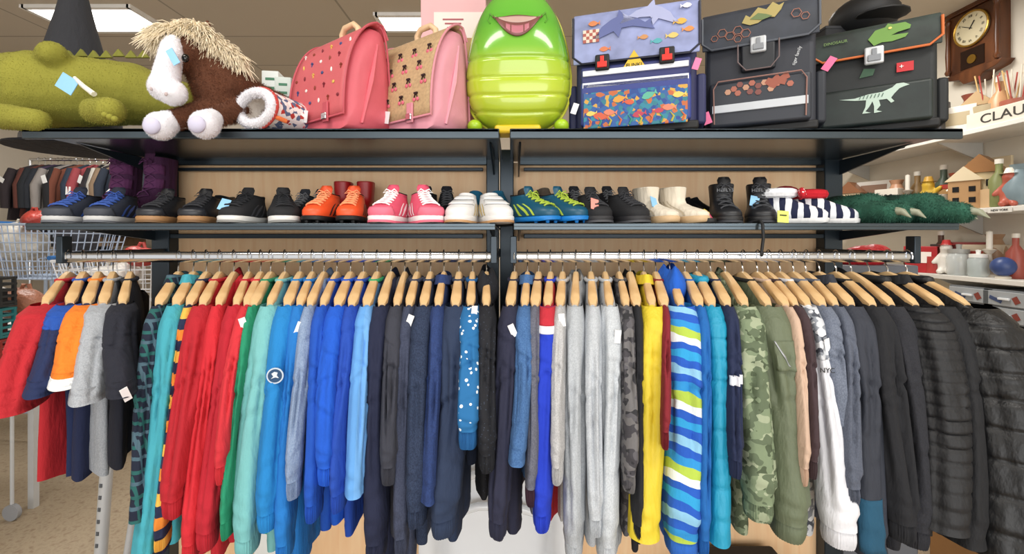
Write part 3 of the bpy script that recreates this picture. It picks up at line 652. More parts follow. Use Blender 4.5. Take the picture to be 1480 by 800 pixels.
pair('running_shoe','coral pink running shoe with white laces and sole',(565,614),1.28,(-8,26),(M('#de5470',.8,bump=.6,bs=300,bd=.001),M('#efe8e8',.5),M('#ffffff',.8)),L=.18,W=.086,H=.075,stripe=M('#f0dfe4',.6),toe=M('#e87088',.6),mid=M('#e87088',.6))
pair('white_sneaker','white leather sneaker with double strap and gum sole',(670,714),1.28,(-8,20),(M('#e4e3e2',.4,bump=.2,bs=40),M('#e0dedc',.5),None),L=.18,W=.083,H=.072,velcro=M('#efefef',.4),stripe=M('#c9b27a',.4),laces=0,mid=M('#c09468',.5))
pair('studded_shoe','petrol blue football boot with lime laces and blue studs',(770,812),1.29,(40,36),(M('#17506a',.4,bump=.3,bs=40),M('#1d7fd0',.4),M('#a8c040',.6)),L=.19,W=.076,H=.07,stripe=M('#b4cc48',.5),studs=1,dz=.006,sole=.014)
pair('black_trainer','black trainer with padded tongue and dark sole',(856,905),1.29,(10,16),(BK,M('#232327',.6),M('#303136',.8)),L=.175,W=.084,H=.07,tagon=0,tagm=M('#f2968a',.7),mid=M('#4a4b50',.6))
pair('ankle_boot','cream suede ankle boot with beige sole and side elastic',(945,985),1.29,(22,26),(FB('#dcd2c0'),M('#c9ab84',.5),None),L=.175,W=.068,H=.088,style='boot',laces=0,stripe=M('#b8ab94',.8),tagon=0,tagm=TAGB)
pair('high_top_shoe','black high-top roller shoe with grey lettering',(1046,1098),1.31,(-12,-22),(BKL,M('#1b1b1d',.5),M('#3b3d42',.8)),L=.17,W=.08,H=.100,style='boot',tagon=1,tagm=TAGB,mid=M('#3a3b40',.6))
pair('winter_boot','dark purple padded winter boot under the upper shelf end',(171,218),1.50,(6,-6),(FB('#4a2448'),M('#1f1720',.6),M('#5a2a58',.8)),L=.19,W=.088,H=.215,style='boot',velcro=FB('#62305c'))
pair('black_loafer','black smooth loafer behind the gum-soled shoes',(310,345),1.48,(-4,6),(BKL,BLACK,None),laces=0,H=.085,L=.18)
pair('grey_trainer','dark grey trainer behind the knitted sneakers',(437,462),1.48,(-4,6),(FB('#33363d'),M('#6b6d70',.6),M('#8a8c90',.7)),H=.085,L=.18)
pair('red_rubber_boot','red boot standing behind the orange football boots',(492,526),1.53,(0,5),(M('#ac181e',.4),M('#7c0f14',.5),None),laces=0,H=.135,style='boot',L=.15,W=.07)
pair('black_canvas_shoe','black canvas shoe behind the pink running shoes',(614,646),1.48,(-8,10),(FB('#1e1f26'),M('#44464c',.6),M('#5a5c62',.7)),H=.095,L=.18)
pair('blue_slipper','turquoise and black slipper behind the white sneakers',(685,722),1.48,(-4,12),(FB('#1d6f94'),BLACK,None),laces=0,H=.10,L=.18,toe=BK)
pair('suede_shoe','brown suede shoe behind the petrol football boots',(762,790),1.53,(10,14),(FB('#6b5d50'),M('#3c3630',.6),None),laces=0,H=.115,L=.17)
pair('dark_trainer','dark charcoal trainer behind the black trainers',(832,880),1.48,(12,10),(FB('#24252b'),M('#54565a',.6),M('#76787c',.7)),H=.095,L=.18)
pair('black_slip_on_shoe','black slip-on shoe between cream boots and high-tops',(1000,1012),1.50,(16,22),(BKL,BLACK,None),laces=0,H=.08,L=.16,W=.04)
for o in list(bpy.data.objects):
    if o.name.startswith('high_top_shoe'):
        text('lettering','HEELYS',.014,(0,-.017,.098),(R(82),0,0),M('#7c8086',.6),o)
def sandal(px,Y,rot,c,label):
    t=thing('sandal',label,'sandal',(wx(px,Y),Y,ZL),(0,0,R(rot)),'children\'s shoes on the lower shelf')
    rg=[]
    for q,k in((0,.96),(.3,1),(1,.98)):
        rg.append([Vector((.032*k*sin(2*pi*j/24)*(1+.15*cos(2*pi*j/24)),-.075*k*cos(2*pi*j/24),q*.014)) for j in range(24)])
    MB().loft(rg).build('sole',BLACK,t)
    MB().tube([(-.03,0,.01),(-.02,-.02,.03),(0,-.035,.036),(.02,-.02,.03),(.03,0,.01)],.005,8).build('strap',c,t)
    MB().tube([(-.028,-.03,.01),(0,-.05,.03),(.028,-.03,.01)],.004,8).build('strap',M('#e05078',.6),t)
sandal(1008,1.28,8,M('#e8d040',.6),'small black sandal with yellow and pink straps between cream boots and high-tops')
t=thing('lanyard','thin black cord hanging over the lower shelf edge beside the high-top shoes','lanyard',(wx(1098,1.2),1.19,ZL))
MB().tube([(0,.04,.003),(0,.006,.005),(0,-.004,-.004),(.002,-.004,-.04),(-.002,-.003,-.075)],.004,8).build('strand',BLACK,t)
MB().ball((-.002,-.003,-.08),(.005,.004,.009)).build('knot',BLACK,t)
SLIP=stripes(['#141c3c','#e4e6ea'],34,'Y',wob=.02)
for i,(px,Y,rt,h) in enumerate(((1146,1.30,62,.07),(1190,1.33,66,.075))):
    t=shoe('plush_slipper',('navy and white striped plush slipper with red spotted bow, next to the high-tops','navy and white striped plush slipper with red cuff, next to the furry green slippers')[i],px,Y,rt,(SLIP,FB('#d9d9d9'),None),L=.17,W=.095,H=h,laces=0,sole=.016,cat='slipper',group='striped plush slippers')
    MB().tube([(.034*sin(a),.045-.045*cos(a),.09) for a in [2*pi*k/20 for k in range(20)]],.014,8,closed=True).build('cuff',FB('#eef0f4') if i==0 else FB('#c81828'),t)
    RB=dots('#c01828','#f4f0f0',90,.25)
    if i==0:
        b=MB()
        for sg in(-1,1): b.ball((sg*.022,-.02,.088),(.022,.010,.015),rot=(0,sg*.4,0))
        b.ball((0,-.025,.088),.009); b.build('bow',RB,t)
t=thing('price_ticket','yellow price sticker leaning on the striped plush slipper','price tag',(wx(1130,1.22),1.215,ZL))
MB().box((0,0,.018),(.03,.002,.032),(R(-8),R(5),0)).build('paper',TAGY,t); MB().box((0,-.002,.022),(.018,.001,.003),(R(-8),R(5),0)).build('written_line',BLACK,t)
t=thing('plush_slipper','fluffy white and navy slipper with red lining lying behind the bow slipper','slipper',(wx(1150,1.47),1.47,ZL),(0,0,R(60)))
MB().ball((0,0,.06),(.055,.10,.06)).build('upper',stripes(['#141c3c','#e4e6ea','#141c3c'],22,'Y',wob=.02),t)
MB().ball((0,.03,.098),(.038,.05,.035)).build('lining',FB('#b4182a'),t)
GR=M('#2a5a48',.95,0,.25,40,.6,120,.004,name='fur'); GR2=M('#2c5a48',.95,0,.3,40,name='fur')
for i,(px,Y,rt) in enumerate(((1243,1.33,34),(1325,1.31,52))):
    t=thing('claw_slipper',('dark green furry monster-foot slipper with pale claws beside the striped slipper','dark green furry monster-foot slipper with pale claws at the right shelf end')[i],'slipper',(wx(px,Y),Y,ZL+.002),(0,0,R(rt)),'monster-foot slippers')
    caps=[((0,.075,.038),(0,-.02,.040),.046,.050)]
    for k in(-1,0,1): caps.append(((k*.035,-.02,.035),(k*.056,-.095+abs(k)*.014,.028),.034,.027))
    o=blob('foot',caps,GR,t,.005,4); fur(o,GR2,.008,.0016,2,seed=i+3)
    for k in(-1,0,1):
        MB().tube([(k*.058,-.108+abs(k)*.014,.032),(k*.064,-.130+abs(k)*.014,.028),(k*.067,-.148+abs(k)*.014,.012)],[.013,.009,.001],10).build('claw',M('#8f927c',.4),t)
    MB().ball((0,.055,.066),(.034,.042,.022)).build('opening',FB('#123024'),t)
# ------------------------------------------------------------ top shelf: school bags
def schoolbag(name,label,px,Y,rot,w_,h,d,bm,fm,pm,strapm,trim,flap=.45):
    t=thing(name,label,'school bag',(wx(px,Y),Y,ZU),(0,0,R(rot)))
    MB().box((0,0,h/2),(w_,d,h)).build('body',bm,t,bevel=.016,seg=3)
    MB().box((0,0,.012),(w_+.008,d+.008,.024)).build('base',BLACK,t,bevel=.006)
    zf=h*(1-flap)
    out=[(d/2+.004,h-.06),(d/2+.006,h-.016),(d/2-.002,h+.001),(d/2-.018,h+.007),(-d/2+.018,h+.007),(-d/2+.0,h+.001),(-d/2-.012,h-.016),(-d/2-.016,zf+.01),(-d/2-.014,zf)]
    inn=[(-d/2-.008,zf),(-d/2-.005,h-.02),(-d/2+.016,h),(d/2-.016,h),(d/2,h-.016),(d/2,h-.06)]
    MB().prism(out+inn,-w_/2-.005,w_/2+.005,axis='x').build('flap',fm,t,bevel=.002)
    MB().tube([(-w_/2-.005,-d/2-.014,h-.012),(-w_/2-.005,-d/2-.017,zf+.02),(-w_/2+.02,-d/2-.017,zf-.001),(w_/2-.02,-d/2-.017,zf-.001),(w_/2+.005,-d/2-.017,zf+.02),(w_/2+.005,-d/2-.014,h-.012)],.0035,8).build('piping',trim,t)
    MB().box((0,-d/2-.012,h*.24),(w_*.9,.03,h*.36)).build('front_pocket',pm,t,bevel=.009,seg=3)
    MB().tube([(-.05,.03,h),(-.045,.03,h+.018),(-.02,.03,h+.027),(.02,.03,h+.027),(.045,.03,h+.018),(.05,.03,h)],.008,8).build('handle',BLACK,t)
    for sg in(-1,1):
        MB().box((sg*(w_/2+.012),0,h*.25),(.026,d*.75,h*.4)).build('side_pocket',strapm,t,bevel=.008,seg=2)
        MB().tube([(sg*w_*.3,d/2,h*.95),(sg*w_*.33,d/2+.03,h*.7),(sg*w_*.33,d/2+.03,h*.35),(sg*w_*.36,d/2,h*.08)],.012,8).build('shoulder_strap',BLACK,t)
    return t
def buckle(t,x,y,z,c1,c2,s=1,n='buckle'):
    o=MB().box((x,y,z),(.03*s,.012,.034*s)).build(n,c1,t,bevel=.004)
    MB().box((0+x,y-.008,z-.006*s),(.02*s,.006,.012*s)).box((x,y-.008,z+.002*s),(.008*s,.005,.02*s)).build('clip',c2,o,bevel=.001)
def flat(name,pts,y,mat,parent,th=.0012): return MB().prism(pts,y,y-th).build(name,mat,parent)
def tr(pts,x,z,s,fx=1,r=0):
    return [(x+s*(fx*a*cos(r)-b*sin(r)),z+s*(fx*a*sin(r)+b*cos(r))) for a,b in pts]
def ell(x,z,rx,rz,n=18,r=0): return [(x+rx*cos(q)*cos(r)-rz*sin(q)*sin(r),z+rx*cos(q)*sin(r)+rz*sin(q)*cos(r)) for q in [2*pi*k/n for k in range(n)]]
FISH=[(-.5,0),(-.3,.2),(0,.27),(.3,.12),(.42,.02),(.62,.22),(.58,0),(.62,-.22),(.42,-.04),(.2,-.2),(-.1,-.25),(-.35,-.16)]
DOLPH=[(-.62,-.02),(-.48,.06),(-.38,.17),(-.15,.26),(-.02,.28),(.04,.42),(.14,.24),(.36,.12),(.5,-.02),(.66,.03),(.6,-.08),(.66,-.22),(.46,-.12),(.25,-.02),(.02,.02),(-.08,-.16),(-.16,.0),(-.36,-.03),(-.48,-.05)]
# 1 dolphin bag
w_,h,d=.325,.345,.17
SEA=patches(['#27468a','#2f7f96','#2c5a9a','#b8643c','#345c94','#27468a','#c89a44','#2f7585','#2c5a9a'],90)
LIL=M('#8c95bf',.55,0,.25,16)
t=schoolbag('school_bag','navy and lilac school bag with dolphins, coral reef print and red buckles',918,1.33,-17,w_,h,d,M('#22254e',.6,bump=.2,bs=60),LIL,M('#323f84',.5),M('#282c54',.6),M('#16182c',.5),.42)
yf=-d/2-.016
flat('dolphin_print',tr(DOLPH,-.035,.285,.13,1,.2),yf,M('#5a6498',.5),t)
flat('dolphin_print',tr(DOLPH,.045,.305,.12,-1,-.25),yf,M('#a2a8cc',.5),t)
for (x,z,c,s) in((-.11,.31,'#c87a4a',.03),(.12,.285,'#d8a848',.032),(.10,.25,'#d2b868',.03),(-.08,.235,'#c8744c',.028),(.135,.325,'#e0e0e8',.026),(.06,.240,'#4f9fa8',.028),(.025,.255,'#c08a5a',.026),(.14,.262,'#d88a4a',.028)):
    flat('fish_print',tr(FISH,x,z,s,1 if x<0 else -1),yf,M(c,.5),t)
mb=MB()
for i in range(5):
    for j in range(4):
        mb.box((-.135+i*.009,yf-.0006,.262+j*.009),(.009,.0012,.009),mi=(i+j)%2)
mb.build('checker_print',[M('#a4584e',.6),M('#d8c8b8',.6)],t)
yp=-d/2-.027
MB().box((0,-d/2-.006,.16),(w_*.9,.02,.06)).build('middle_pocket',M('#2b3168',.5),t,bevel=.006)
for z in (.178,.142):
    MB().box((0,yp+.009 if z>.16 else yp+.003,z-.008),(w_*.86,.006,.015)).build('reflective_strip',M('#e8ebf2',.4),t,bevel=.001)
MB().box((0,yp-.002,.062),(w_*.84,.005,.1)).build('reef_print',SEA,t,bevel=.002)
rr=random.Random(3)
for k in range(10):
    x=-.115+.0255*k; z=rr.uniform(.04,.095); c=rr.choice(['#c8583c','#d8953a','#b03a50','#58a890','#d8c060','#d07a60'])
    flat('fish_print',tr(FISH,x,z,rr.uniform(.026,.042),rr.choice([-1,1]),rr.uniform(-.4,.4)),yp-.0045,M(c,.5),t)
for k in range(10):
    x=-.12+k*.027; mb=MB(); mb.tube([(x,yp-.005,.016),(x+.006,yp-.005,.03),(x-.003,yp-.005,.042)],[.003,.003,.001],6); mb.build('coral_print',M(['#c0603a','#2a8574','#b0a43a'][k%3],.5),t)
for x in(-.085,.085): buckle(t,x,yf-.008,.195,BLACK,M('#d8342c',.3,emit=.1),1.3)
flat('logo_triangle',[(-.034,.168),(.034,.168),(0,.222)],yf-.002,M('#d8b434',.4),t); text('lettering','FUNKI',.015,(0,yf-.0042,.18),(R(90),0,0),BLACK,t,.0004)
for i,(x,z) in enumerate(((-.16,.07),(.158,.16))):
    MB().box((x,yp-.008,z),(.016,.0015,.03),(0,R(20),0)).build('price_tag',TAGW if i==0 else TAGP,t)
# 2 grey bag
w_,h,d=.275,.355,.17
t=schoolbag('school_bag','dark grey school bag with honeycomb print and small lettering, middle of the three',1094,1.335,-27,w_,h,d,M('#2a2d36',.6,bump=.2,bs=60),M('#333842',.55,0,.3,14),M('#2c3039',.5),M('#262a32',.6),M('#51565f',.5),.30)
yf=-d/2-.016; yp=-d/2-.027
for k,(x,z,s) in enumerate(((-.07,.28,.012),(-.05,.292,.012),(-.09,.292,.012),(-.03,.28,.012),(-.11,.28,.009),(-.05,.268,.010),(.09,.31,.012),(.11,.298,.010))):
    hx=[(x+s*cos(pi/3*q),z+s*sin(pi/3*q)) for q in range(6)]
    MB().tube([(a,yf-.001,b) for a,b in hx],.0011,5,closed=True).build('honeycomb_print',M('#a86e5a',.5),t)
flat('beast_print',[(-.04,.31),(-.03,.33),(-.02,.322),(0,.345),(.02,.335),(.035,.352),(.05,.34),(.062,.345),(.055,.328),(.04,.31),(.02,.315),(0,.302),(-.02,.30)],yf,M('#a8985c',.5),t)
flat('beast_print',[(-.02,.316),(0,.329),(.02,.322),(.034,.314),(.01,.308)],yf-.0012,M('#66784a',.5),t)
MB().box((0,-d/2-.010,.21),(.085,.018,.075)).build('lock_panel',M('#1f2228',.5),t,bevel=.006)
MB().tube([(-.05,-d/2-.02,.25),(-.05,-d/2-.02,.20),(-.03,-d/2-.02,.175),(.03,-d/2-.02,.175),(.05,-d/2-.02,.20),(.05,-d/2-.02,.25)],.002,6).build('panel_piping',M('#6a5a5a',.5),t)
buckle(t,.0,-d/2-.024,.24,M('#c8ccd0',.35,.3),M('#8c9096',.35,.3),1.3,'lock')
for k,(x,z) in enumerate(((-.06,.125),(-.045,.135),(-.03,.125),(-.015,.135),(0,.125),(.015,.132),(-.05,.112),(-.02,.112),(.03,.13),(.045,.125),(.06,.13),(.03,.113),(.075,.12),(.0,.108),(-.075,.118))):
    s=.0085; flat('hexagon_print',[(x+s*cos(pi/3*q),z+s*sin(pi/3*q)) for q in range(6)],yp-.0005,M(['#a4604e','#7a4640','#b88a70'][k%3],.5),t)
flat('beast_print',tr([(-.5,0),(-.35,.22),(-.2,.15),(.0,.35),(.1,.2),(.4,.4),(.5,.1),(.35,.05),(.3,-.2),(.05,-.1),(-.1,-.3),(-.3,-.2)],.045,.13,.06),yp-.001,M('#94503e',.5),t)
MB().box((0,yp-.002,.072),(w_*.84,.005,.022)).build('reflective_strip',M('#c0c5cb',.4),t,bevel=.001)
MB().tube([(-.11,yp-.004,.03),(-.112,yp-.004,.13),(-.10,yp-.004,.15),(.10,yp-.004,.15),(.112,yp-.004,.13),(.11,yp-.004,.03)],.002,6).build('pocket_piping',M('#8e6a62',.6),t)
text('lettering','tiger family',.0115,(.092,-d/2-.0015,.20),(R(90),R(-72),0),M('#c8ccd0',.5),t,.0004)
MB().box((-.13,yp-.006,.05),(.022,.0015,.034),(0,R(-18),0)).build('price_tag',TAGP,t)
# 3 dino bag
w_,h,d=.27,.295,.17
t=schoolbag('school_bag','black and green school bag with orange piping, dinosaur prints and red label',1256,1.32,-33,w_,h,d,M('#1c2021',.6,bump=.2,bs=60),M('#28332f',.6,0,.5,16),M('#1c2624',.5,0,.3,20),M('#181b1d',.6),M('#cc6a30',.5),.28)
yf=-d/2-.016; yp=-d/2-.027
RAP=[(-.9,.12),(-.5,.10),(-.15,.18),(.2,.2),(.45,.30),(.55,.40),(.72,.40),(.86,.32),(.72,.28),(.62,.24),(.5,.1),(.42,-.02),(.5,-.14),(.42,-.18),(.32,-.04),(.12,-.04),(.16,-.22),(.06,-.36),(.2,-.42),(.0,-.44),(.0,-.22),(-.04,-.06),(-.12,-.22),(-.22,-.36),(-.08,-.42),(-.3,-.42),(-.22,-.22),(-.2,-.0),(-.5,.03)]
flat('dinosaur_print',tr(RAP,0,.085,.085,1),yp-.0005,M('#b4c8bc',.5),t)
mb=MB()
for k in range(7): mb.box((-.03+k*.008,yp-.0025,.094),(.0015,.0015,.010),(0,R(20),0))
mb.build('rib_print',M('#3a5a4c',.5),t)
HEAD=[(-.6,.0),(-.35,.28),(-.05,.3),(.05,.42),(.2,.34),(.55,.3),(.7,.14),(.66,.02),(.3,.0),(.1,-.06),(.35,-.1),(.6,-.14),(.5,-.26),(.1,-.3),(-.2,-.24),(-.45,-.3)]
flat('dinosaur_print',tr(HEAD,.03,.258,.07,1,.1),yf-.0005,M('#6a9440',.5),t)
flat('dinosaur_eye_print',ell(.035,.274,.004,.003),yf-.002,M('#e0d070',.5),t)
text('lettering','DINOSAUR',.011,(-.085,yf-.002,.262),(R(90),0,0),M('#7a9a58',.5),t,.0004)
buckle(t,0,-d/2-.026,.205,M('#d0d4d8',.35,.3),M('#8a8e94',.35,.3),1.4,'lock')
flat('red_label',[(.05,.155),(.085,.155),(.085,.18),(.05,.18)],-d/2-.003,M('#c0242c',.5),t,.003)
text('lettering','+',.018,(.06,-d/2-.0075,.168),(R(90),0,0),WHITE,t,.0004)
flat('shield_print',[(-.03,.155),(-.02,.18),(.005,.175),(.0,.158)],-d/2-.002,M('#3a5c44',.5),t)
MB().box((-.1,yf-.006,.205),(.02,.0015,.04),(0,R(35),0)).build('price_tag',TAGP,t)
# ---- small satchels
def satchel(px,Y,rot,label,fm,sm,decof,strap):
    w_,h,d=.27,.305,.15
    t=thing('small_satchel',label,'satchel',(wx(px,Y),Y,ZU),(0,0,R(rot)))
    def bez(p0,p1,p2,p3,n=14):
        r=[]
        for i in range(n+1):
            q=i/n; r.append(tuple(p0[j]*(1-q)**3+3*p1[j]*q*(1-q)**2+3*p2[j]*q*q*(1-q)+p3[j]*q**3 for j in(0,1)))
        return r
    front=bez((-d/2,0.0),(-d/2-.014,.16),(-d/2+.028,.27),(.012,h))
    back=bez((.03,h+.002),(.055,h),(d/2-.008,h-.05),(d/2,.0),8)
    sec=front+back
    rg=[]
    cy=.0; cz=.13
    for k in range(13):
        q=-1+2*k/12; sc=1-.10*abs(q)**8; x=q*w_/2
        rg.append([Vector((x,cy+(y-cy)*sc,max(0,cz+(z-cz)*sc))) for y,z in sec])
    rg.insert(0,[Vector((-w_/2-.008,cy+(y-cy)*.6,cz+(z-cz)*.6)) for y,z in sec]); rg.append([Vector((w_/2+.008,cy+(y-cy)*.6,cz+(z-cz)*.6)) for y,z in sec])
    MB().loft(rg).build('body',sm,t,ang=70)
    def fr(z):
        for i in range(len(front)-1):
            if front[i+1][1]>=z:
                a,b=front[i],front[i+1]; return lerp(a[0],b[0],(z-a[1])/(b[1]-a[1]+1e-9))
        return front[-1][0]
    def fp(x,z): return Vector((x,fr(z)-.0085,z))
    path=[(y-.007,z) for y,z in front if z>.036]; path=[(fr(.036)-.007,.036)]+path+[(.02,h+.007),(.04,h+.004),(.058,h-.03)]
    MB().grid(lambda u,v:Vector((lerp(-w_/2-.004,w_/2+.004,v),)+tuple(lerp(path[min(int(u*(len(path)-1)),len(path)-2)][j],path[min(int(u*(len(path)-1)),len(path)-2)+1][j],u*(len(path)-1)-min(int(u*(len(path)-1)),len(path)-2)) for j in(0,1))),len(path)-1,12).build('flap',fm,t,solid=.003)
    edge=[Vector((w_/2+.004,y-.001,z)) for y,z in path]; e2=[Vector((-p.x,p.y,p.z)) for p in edge]
    MB().tube(e2[::-1]+edge,.0032,8).build('flap_binding',strap,t)
    for sg in(-1,1):
        MB().tube([(sg*(w_/2+.001),y*.96,max(.003,z*.99)) for y,z in back],.003,8).build('side_piping',strap,t)
        MB().tube([(sg*(w_/2+.004),-d/2+.045,.02),(sg*(w_/2+.013),-.005,.14),(sg*(w_/2+.006),.02,.25)],[.004,.008,.003],8).build('gusset_pleat',sm,t)
        MB().tube([(sg*.07,d/2-.02,h*.9),(sg*.08,d/2+.02,h*.7),(sg*.08,d/2+.03,.08),(sg*.1,d/2,.02)],.008,8).build('shoulder_strap',strap,t)
    MB().tube([(-.04,.03,h-.002),(-.04,.028,h+.022),(-.022,.026,h+.038),(.022,.026,h+.038),(.04,.028,h+.022),(.04,.03,h-.002)],.009,10).build('handle',M('#e0bf98',.5),t)
    for x in (-.06,.06):
        p=fp(x,.05)
        c=MB().box(p+Vector((0,-.003,0)),(.024,.006,.055)).build('closing_strap',strap,t,bevel=.002)
        MB().box(p+Vector((0,-.008,-.012)),(.022,.006,.018)).build('clasp',CHROME,c,bevel=.002)
    decof(t,fp)
    MB().box(fp(-.03,.05)+Vector((0,-.010,0)),(.022,.0015,.034),(0,R(12),0)).build('price_tag',TAGW,t)
    return t
def deco1(t,fp):
    for r_ in range(5):
        for k in range(6):
            x=-.115+k*.045+(.02 if r_%2 else 0); z=.09+r_*.04
            if x>.125: continue
            c=['#7b2230','#d8b45a','#3f4a7c','#eee4e0','#8a3a2a'][(r_*2+k)%5]; p=fp(x,z); mb=MB()
            kk=(r_+k)%3
            if kk==0: mb.ball(p,(.0045,.0015,.0065))
            elif kk==1: mb.box(p,(.003,.003,.014)).box(p+Vector((0,0,.003)),(.009,.003,.003))
            else: mb.ball(p,(.006,.0015,.0045))
            mb.build('motif',M(c,.6),t)
def deco2(t,fp):
    for r_ in range(4):
        for k in range(4):
            x=-.1+k*.06+(.025 if r_%2 else 0); z=.09+r_*.045
            if x>.125: continue
            p=fp(x,z)+Vector((0,-.001,0)); mb=MB()
            mb.box(p+Vector((-.004,0,.005)),(.0015,.003,.015),(0,R(25),0)).box(p+Vector((.004,0,.005)),(.0015,.003,.015),(0,R(-25),0)).box(p+Vector((0,0,.012)),(.013,.004,.0045))
            mb.build('stem_print',M('#2a1418',.6),t)
            for sg in(-1,1): MB().ball(p+Vector((sg*.007,0,-.005)),(.0055,.0022,.0055)).build('cherry_print',M('#d8687c',.5),t)
satchel(494,1.33,-36,'coral red leather satchel with small coloured motifs on its flap',M('#cc6268',.55,bump=.2,bs=80),M('#d5626f',.5,bump=.5,bs=10,bd=.012),deco1,M('#bc505c',.5))
satchel(606,1.34,-36,'beige straw-look satchel with cherries on the flap and pink sides',M('#ba9c75',.75,0,.15,120,.5,200,.001),M('#dc95a4',.5,bump=.5,bs=10,bd=.012),deco2,M('#d08794',.5))
# ---- green bug suitcase
def bug():
    t=thing('kids_suitcase','lime green hard-shell children\'s suitcase shaped like a smiling caterpillar','suitcase',(wx(749,1.33),1.33,ZU),(0,0,R(-2)))
    HH=.42; GZ=(.045,.09,.138,.19)
    def bs(u,a,off=0):
        z=u*HH; e=(u-.40)/.60 if u>.40 else (u-.40)/.40
        r=max(0,1-abs(e)**2.7)**.42
        w0=.153 if u<.40 else lerp(.153,.125,(e))
        g=0
        for zz in GZ:
            q=abs(z-(zz+.014*abs(cos(a))**2))/.006
            if q<1 and sin(a)<.2: g+=.005*(1-q)
        c,s=cos(a),sin(a)
        bl=.012*max(0,-s)*max(0,1-((u-.56)/.2)**2) if abs(u-.56)<.2 else 0
        return Vector(((w0*r-g+off)*math.copysign(abs(c)**.8,c),(.098*r-g+off+bl)*math.copysign(abs(s)**.8,s),z+.012))
    N=64; UM=110
    m,nt,b_,tc=base('green_shell',.18,0,0,1,1,coat=.6)
    s=nt.nodes.new('ShaderNodeSeparateXYZ'); nt.links.new(tc.outputs['Object'],s.inputs[0])
    q=nt.nodes.new('ShaderNodeMath'); q.operation='MULTIPLY'; q.inputs[1].default_value=2.4; nt.links.new(s.outputs['Z'],q.inputs[0])
    nt.links.new(ramp(nt,q.outputs[0],['#a8bc2c','#b4c834','#a6c434','#76b638','#5ca834','#6eb840'],False,[0,.3,.46,.56,.75,1]),b_.inputs['Base Color'])
    MB().loft([[bs(max(.002,min(.998,i/UM)),2*pi*k/N) for k in range(N)] for i in range(UM+1)]).build('shell',m,t,ang=80)
    dk=M('#5a9a30',.4)
    for zz in GZ:
        MB().tube([bs((zz+.014*abs(cos(a))**2)/HH,a,-.0035) for a in [pi+pi*k/32 for k in range(33)]],.0022,6).build('groove',dk,t)
    def fr(x,z):
        best=None; u=(z-.012)/HH
        for k in range(61):
            a=-pi+pi*k/60; p=bs(u,a,.0)
            if best is None or abs(p.x-x)<abs(best.x-x): best=p
        return best
    def mo(u,v,sc,off):
        x=lerp(-1,1,u); zt=.312-.004*x*x+.006*cos(3*x); zb=.312-.058*(1-x*x)
        p=fr(x*.068*sc,lerp(zt,zb,.5+(v-.5)*sc)); return Vector((x*.068*sc,p.y-off,lerp(zt,zb,.5+(v-.5)*sc)+.012*x*x))
    MB().grid(lambda u,v:mo(u,v,1,.003),24,8).build('mouth',M('#7a4a46',.3),t,solid=.002)
    MB().grid(lambda u,v:mo(u,v*.38,.90,.0046),20,4).build('upper_lip',M('#bfa096',.3),t,solid=.001)
    MB().grid(lambda u,v:mo(.24+.52*u,.52+.42*v,.9,.0052),14,4).build('tongue',M('#b8707c',.3),t,solid=.001)
    MB().tube([fr(-.078+.156*k/16,.335-.07*(1-((k-8)/8)**2)*1.0)+Vector((0,-.003,0)) for k in range(17)],.0022,6).build('smile_line',dk,t)
    for sg in(-1,1):
        p=fr(sg*.04,.395); MB().ball(p,(.014,.006,.014)).build('eye',M('#1e5a2a',.2),t)
        MB().tube([fr(sg*.075,.30)+Vector((0,-.001,0)),fr(sg*.082,.315)+Vector((0,-.001,0)),fr(sg*.08,.33)+Vector((0,-.001,0))],.002,6).build('cheek_line',dk,t)
        MB().lathe([(.012,0),(.012,.02),(0,.02)],14,(0,0,0)).build('wheel',BLACK,t,(sg*.1,.05,.013),(0,R(90),0))
        MB().ball((sg*.125,-.03,.03),(.022,.028,.020)).build('foot_bump',M('#a8cc2c',.3),t)
    MB().box((0,-.045,.012),(.13,.07,.024)).build('foot',M('#e0bc28',.3),t,bevel=.008,seg=3)
    MB().tube([bs(u,0.0,.002) for u in [.03+.94*k/30 for k in range(31)]],.004,8).build('seam',M('#dcdc48',.4),t)
    MB().tube([bs(u,pi,.002) for u in [.03+.94*k/30 for k in range(31)]],.004,8).build('seam',M('#dcdc48',.4),t)
bug()
# ---- plush dinosaur
PL=M('#8a8732',.95,0,.08,10,.4,160,.002,name='plush_green'); PL2=M('#918e38',.95,0,.08,10,name='plush_green')
t=thing('plush_dinosaur','large olive green plush dinosaur lying on the left end of the upper shelf','soft toy',(wx(100,1.33),1.33,ZU)); O=Vector(t.location)
def q(px,py,Y=1.33): return pt(px,py,Y)-O
o=blob('body',[(q(-30,132),q(60,130),.096,.110),(q(60,130),q(190,136,1.38),.110,.094),(q(190,136,1.38),q(260,150,1.4),.09,.07),(q(138,160,1.22),q(160,160,1.18),.036,.036),(q(72,84,1.28),q(76,78,1.26),.036,.036),(q(5,168,1.21),q(55,174,1.20),.036,.030)],PL,t,.007,9)
fur(o,PL2,.0035,.0018,2,seed=5)
for k in range(7):
    p=q(100+k*18,74-2*(k%3==1),1.36); MB().prism([(p.x-.018,p.z-.02),(p.x+.018,p.z-.02),(p.x,p.z+.002)],p.y-.004,p.y+.004).build('back_spike',FB('#7a7a30'),t)
for k in range(3): MB().ball(q(152+k*7,166+k*3,1.145),.008).build('toe',PL,t)
MB().tube([q(108,112,1.2),q(120,124,1.19),q(136,136,1.18)],[.004,.006,.007],8).build('ribbon',FB('#e8e4d8'),t)
MB().box(q(97,121,1.195),(.05,.002,.042),(0,R(32),0)).build('price_tag',TAGB,t)
MB().ball(q(64,74,1.235),.006).build('eye',BLACK,t)
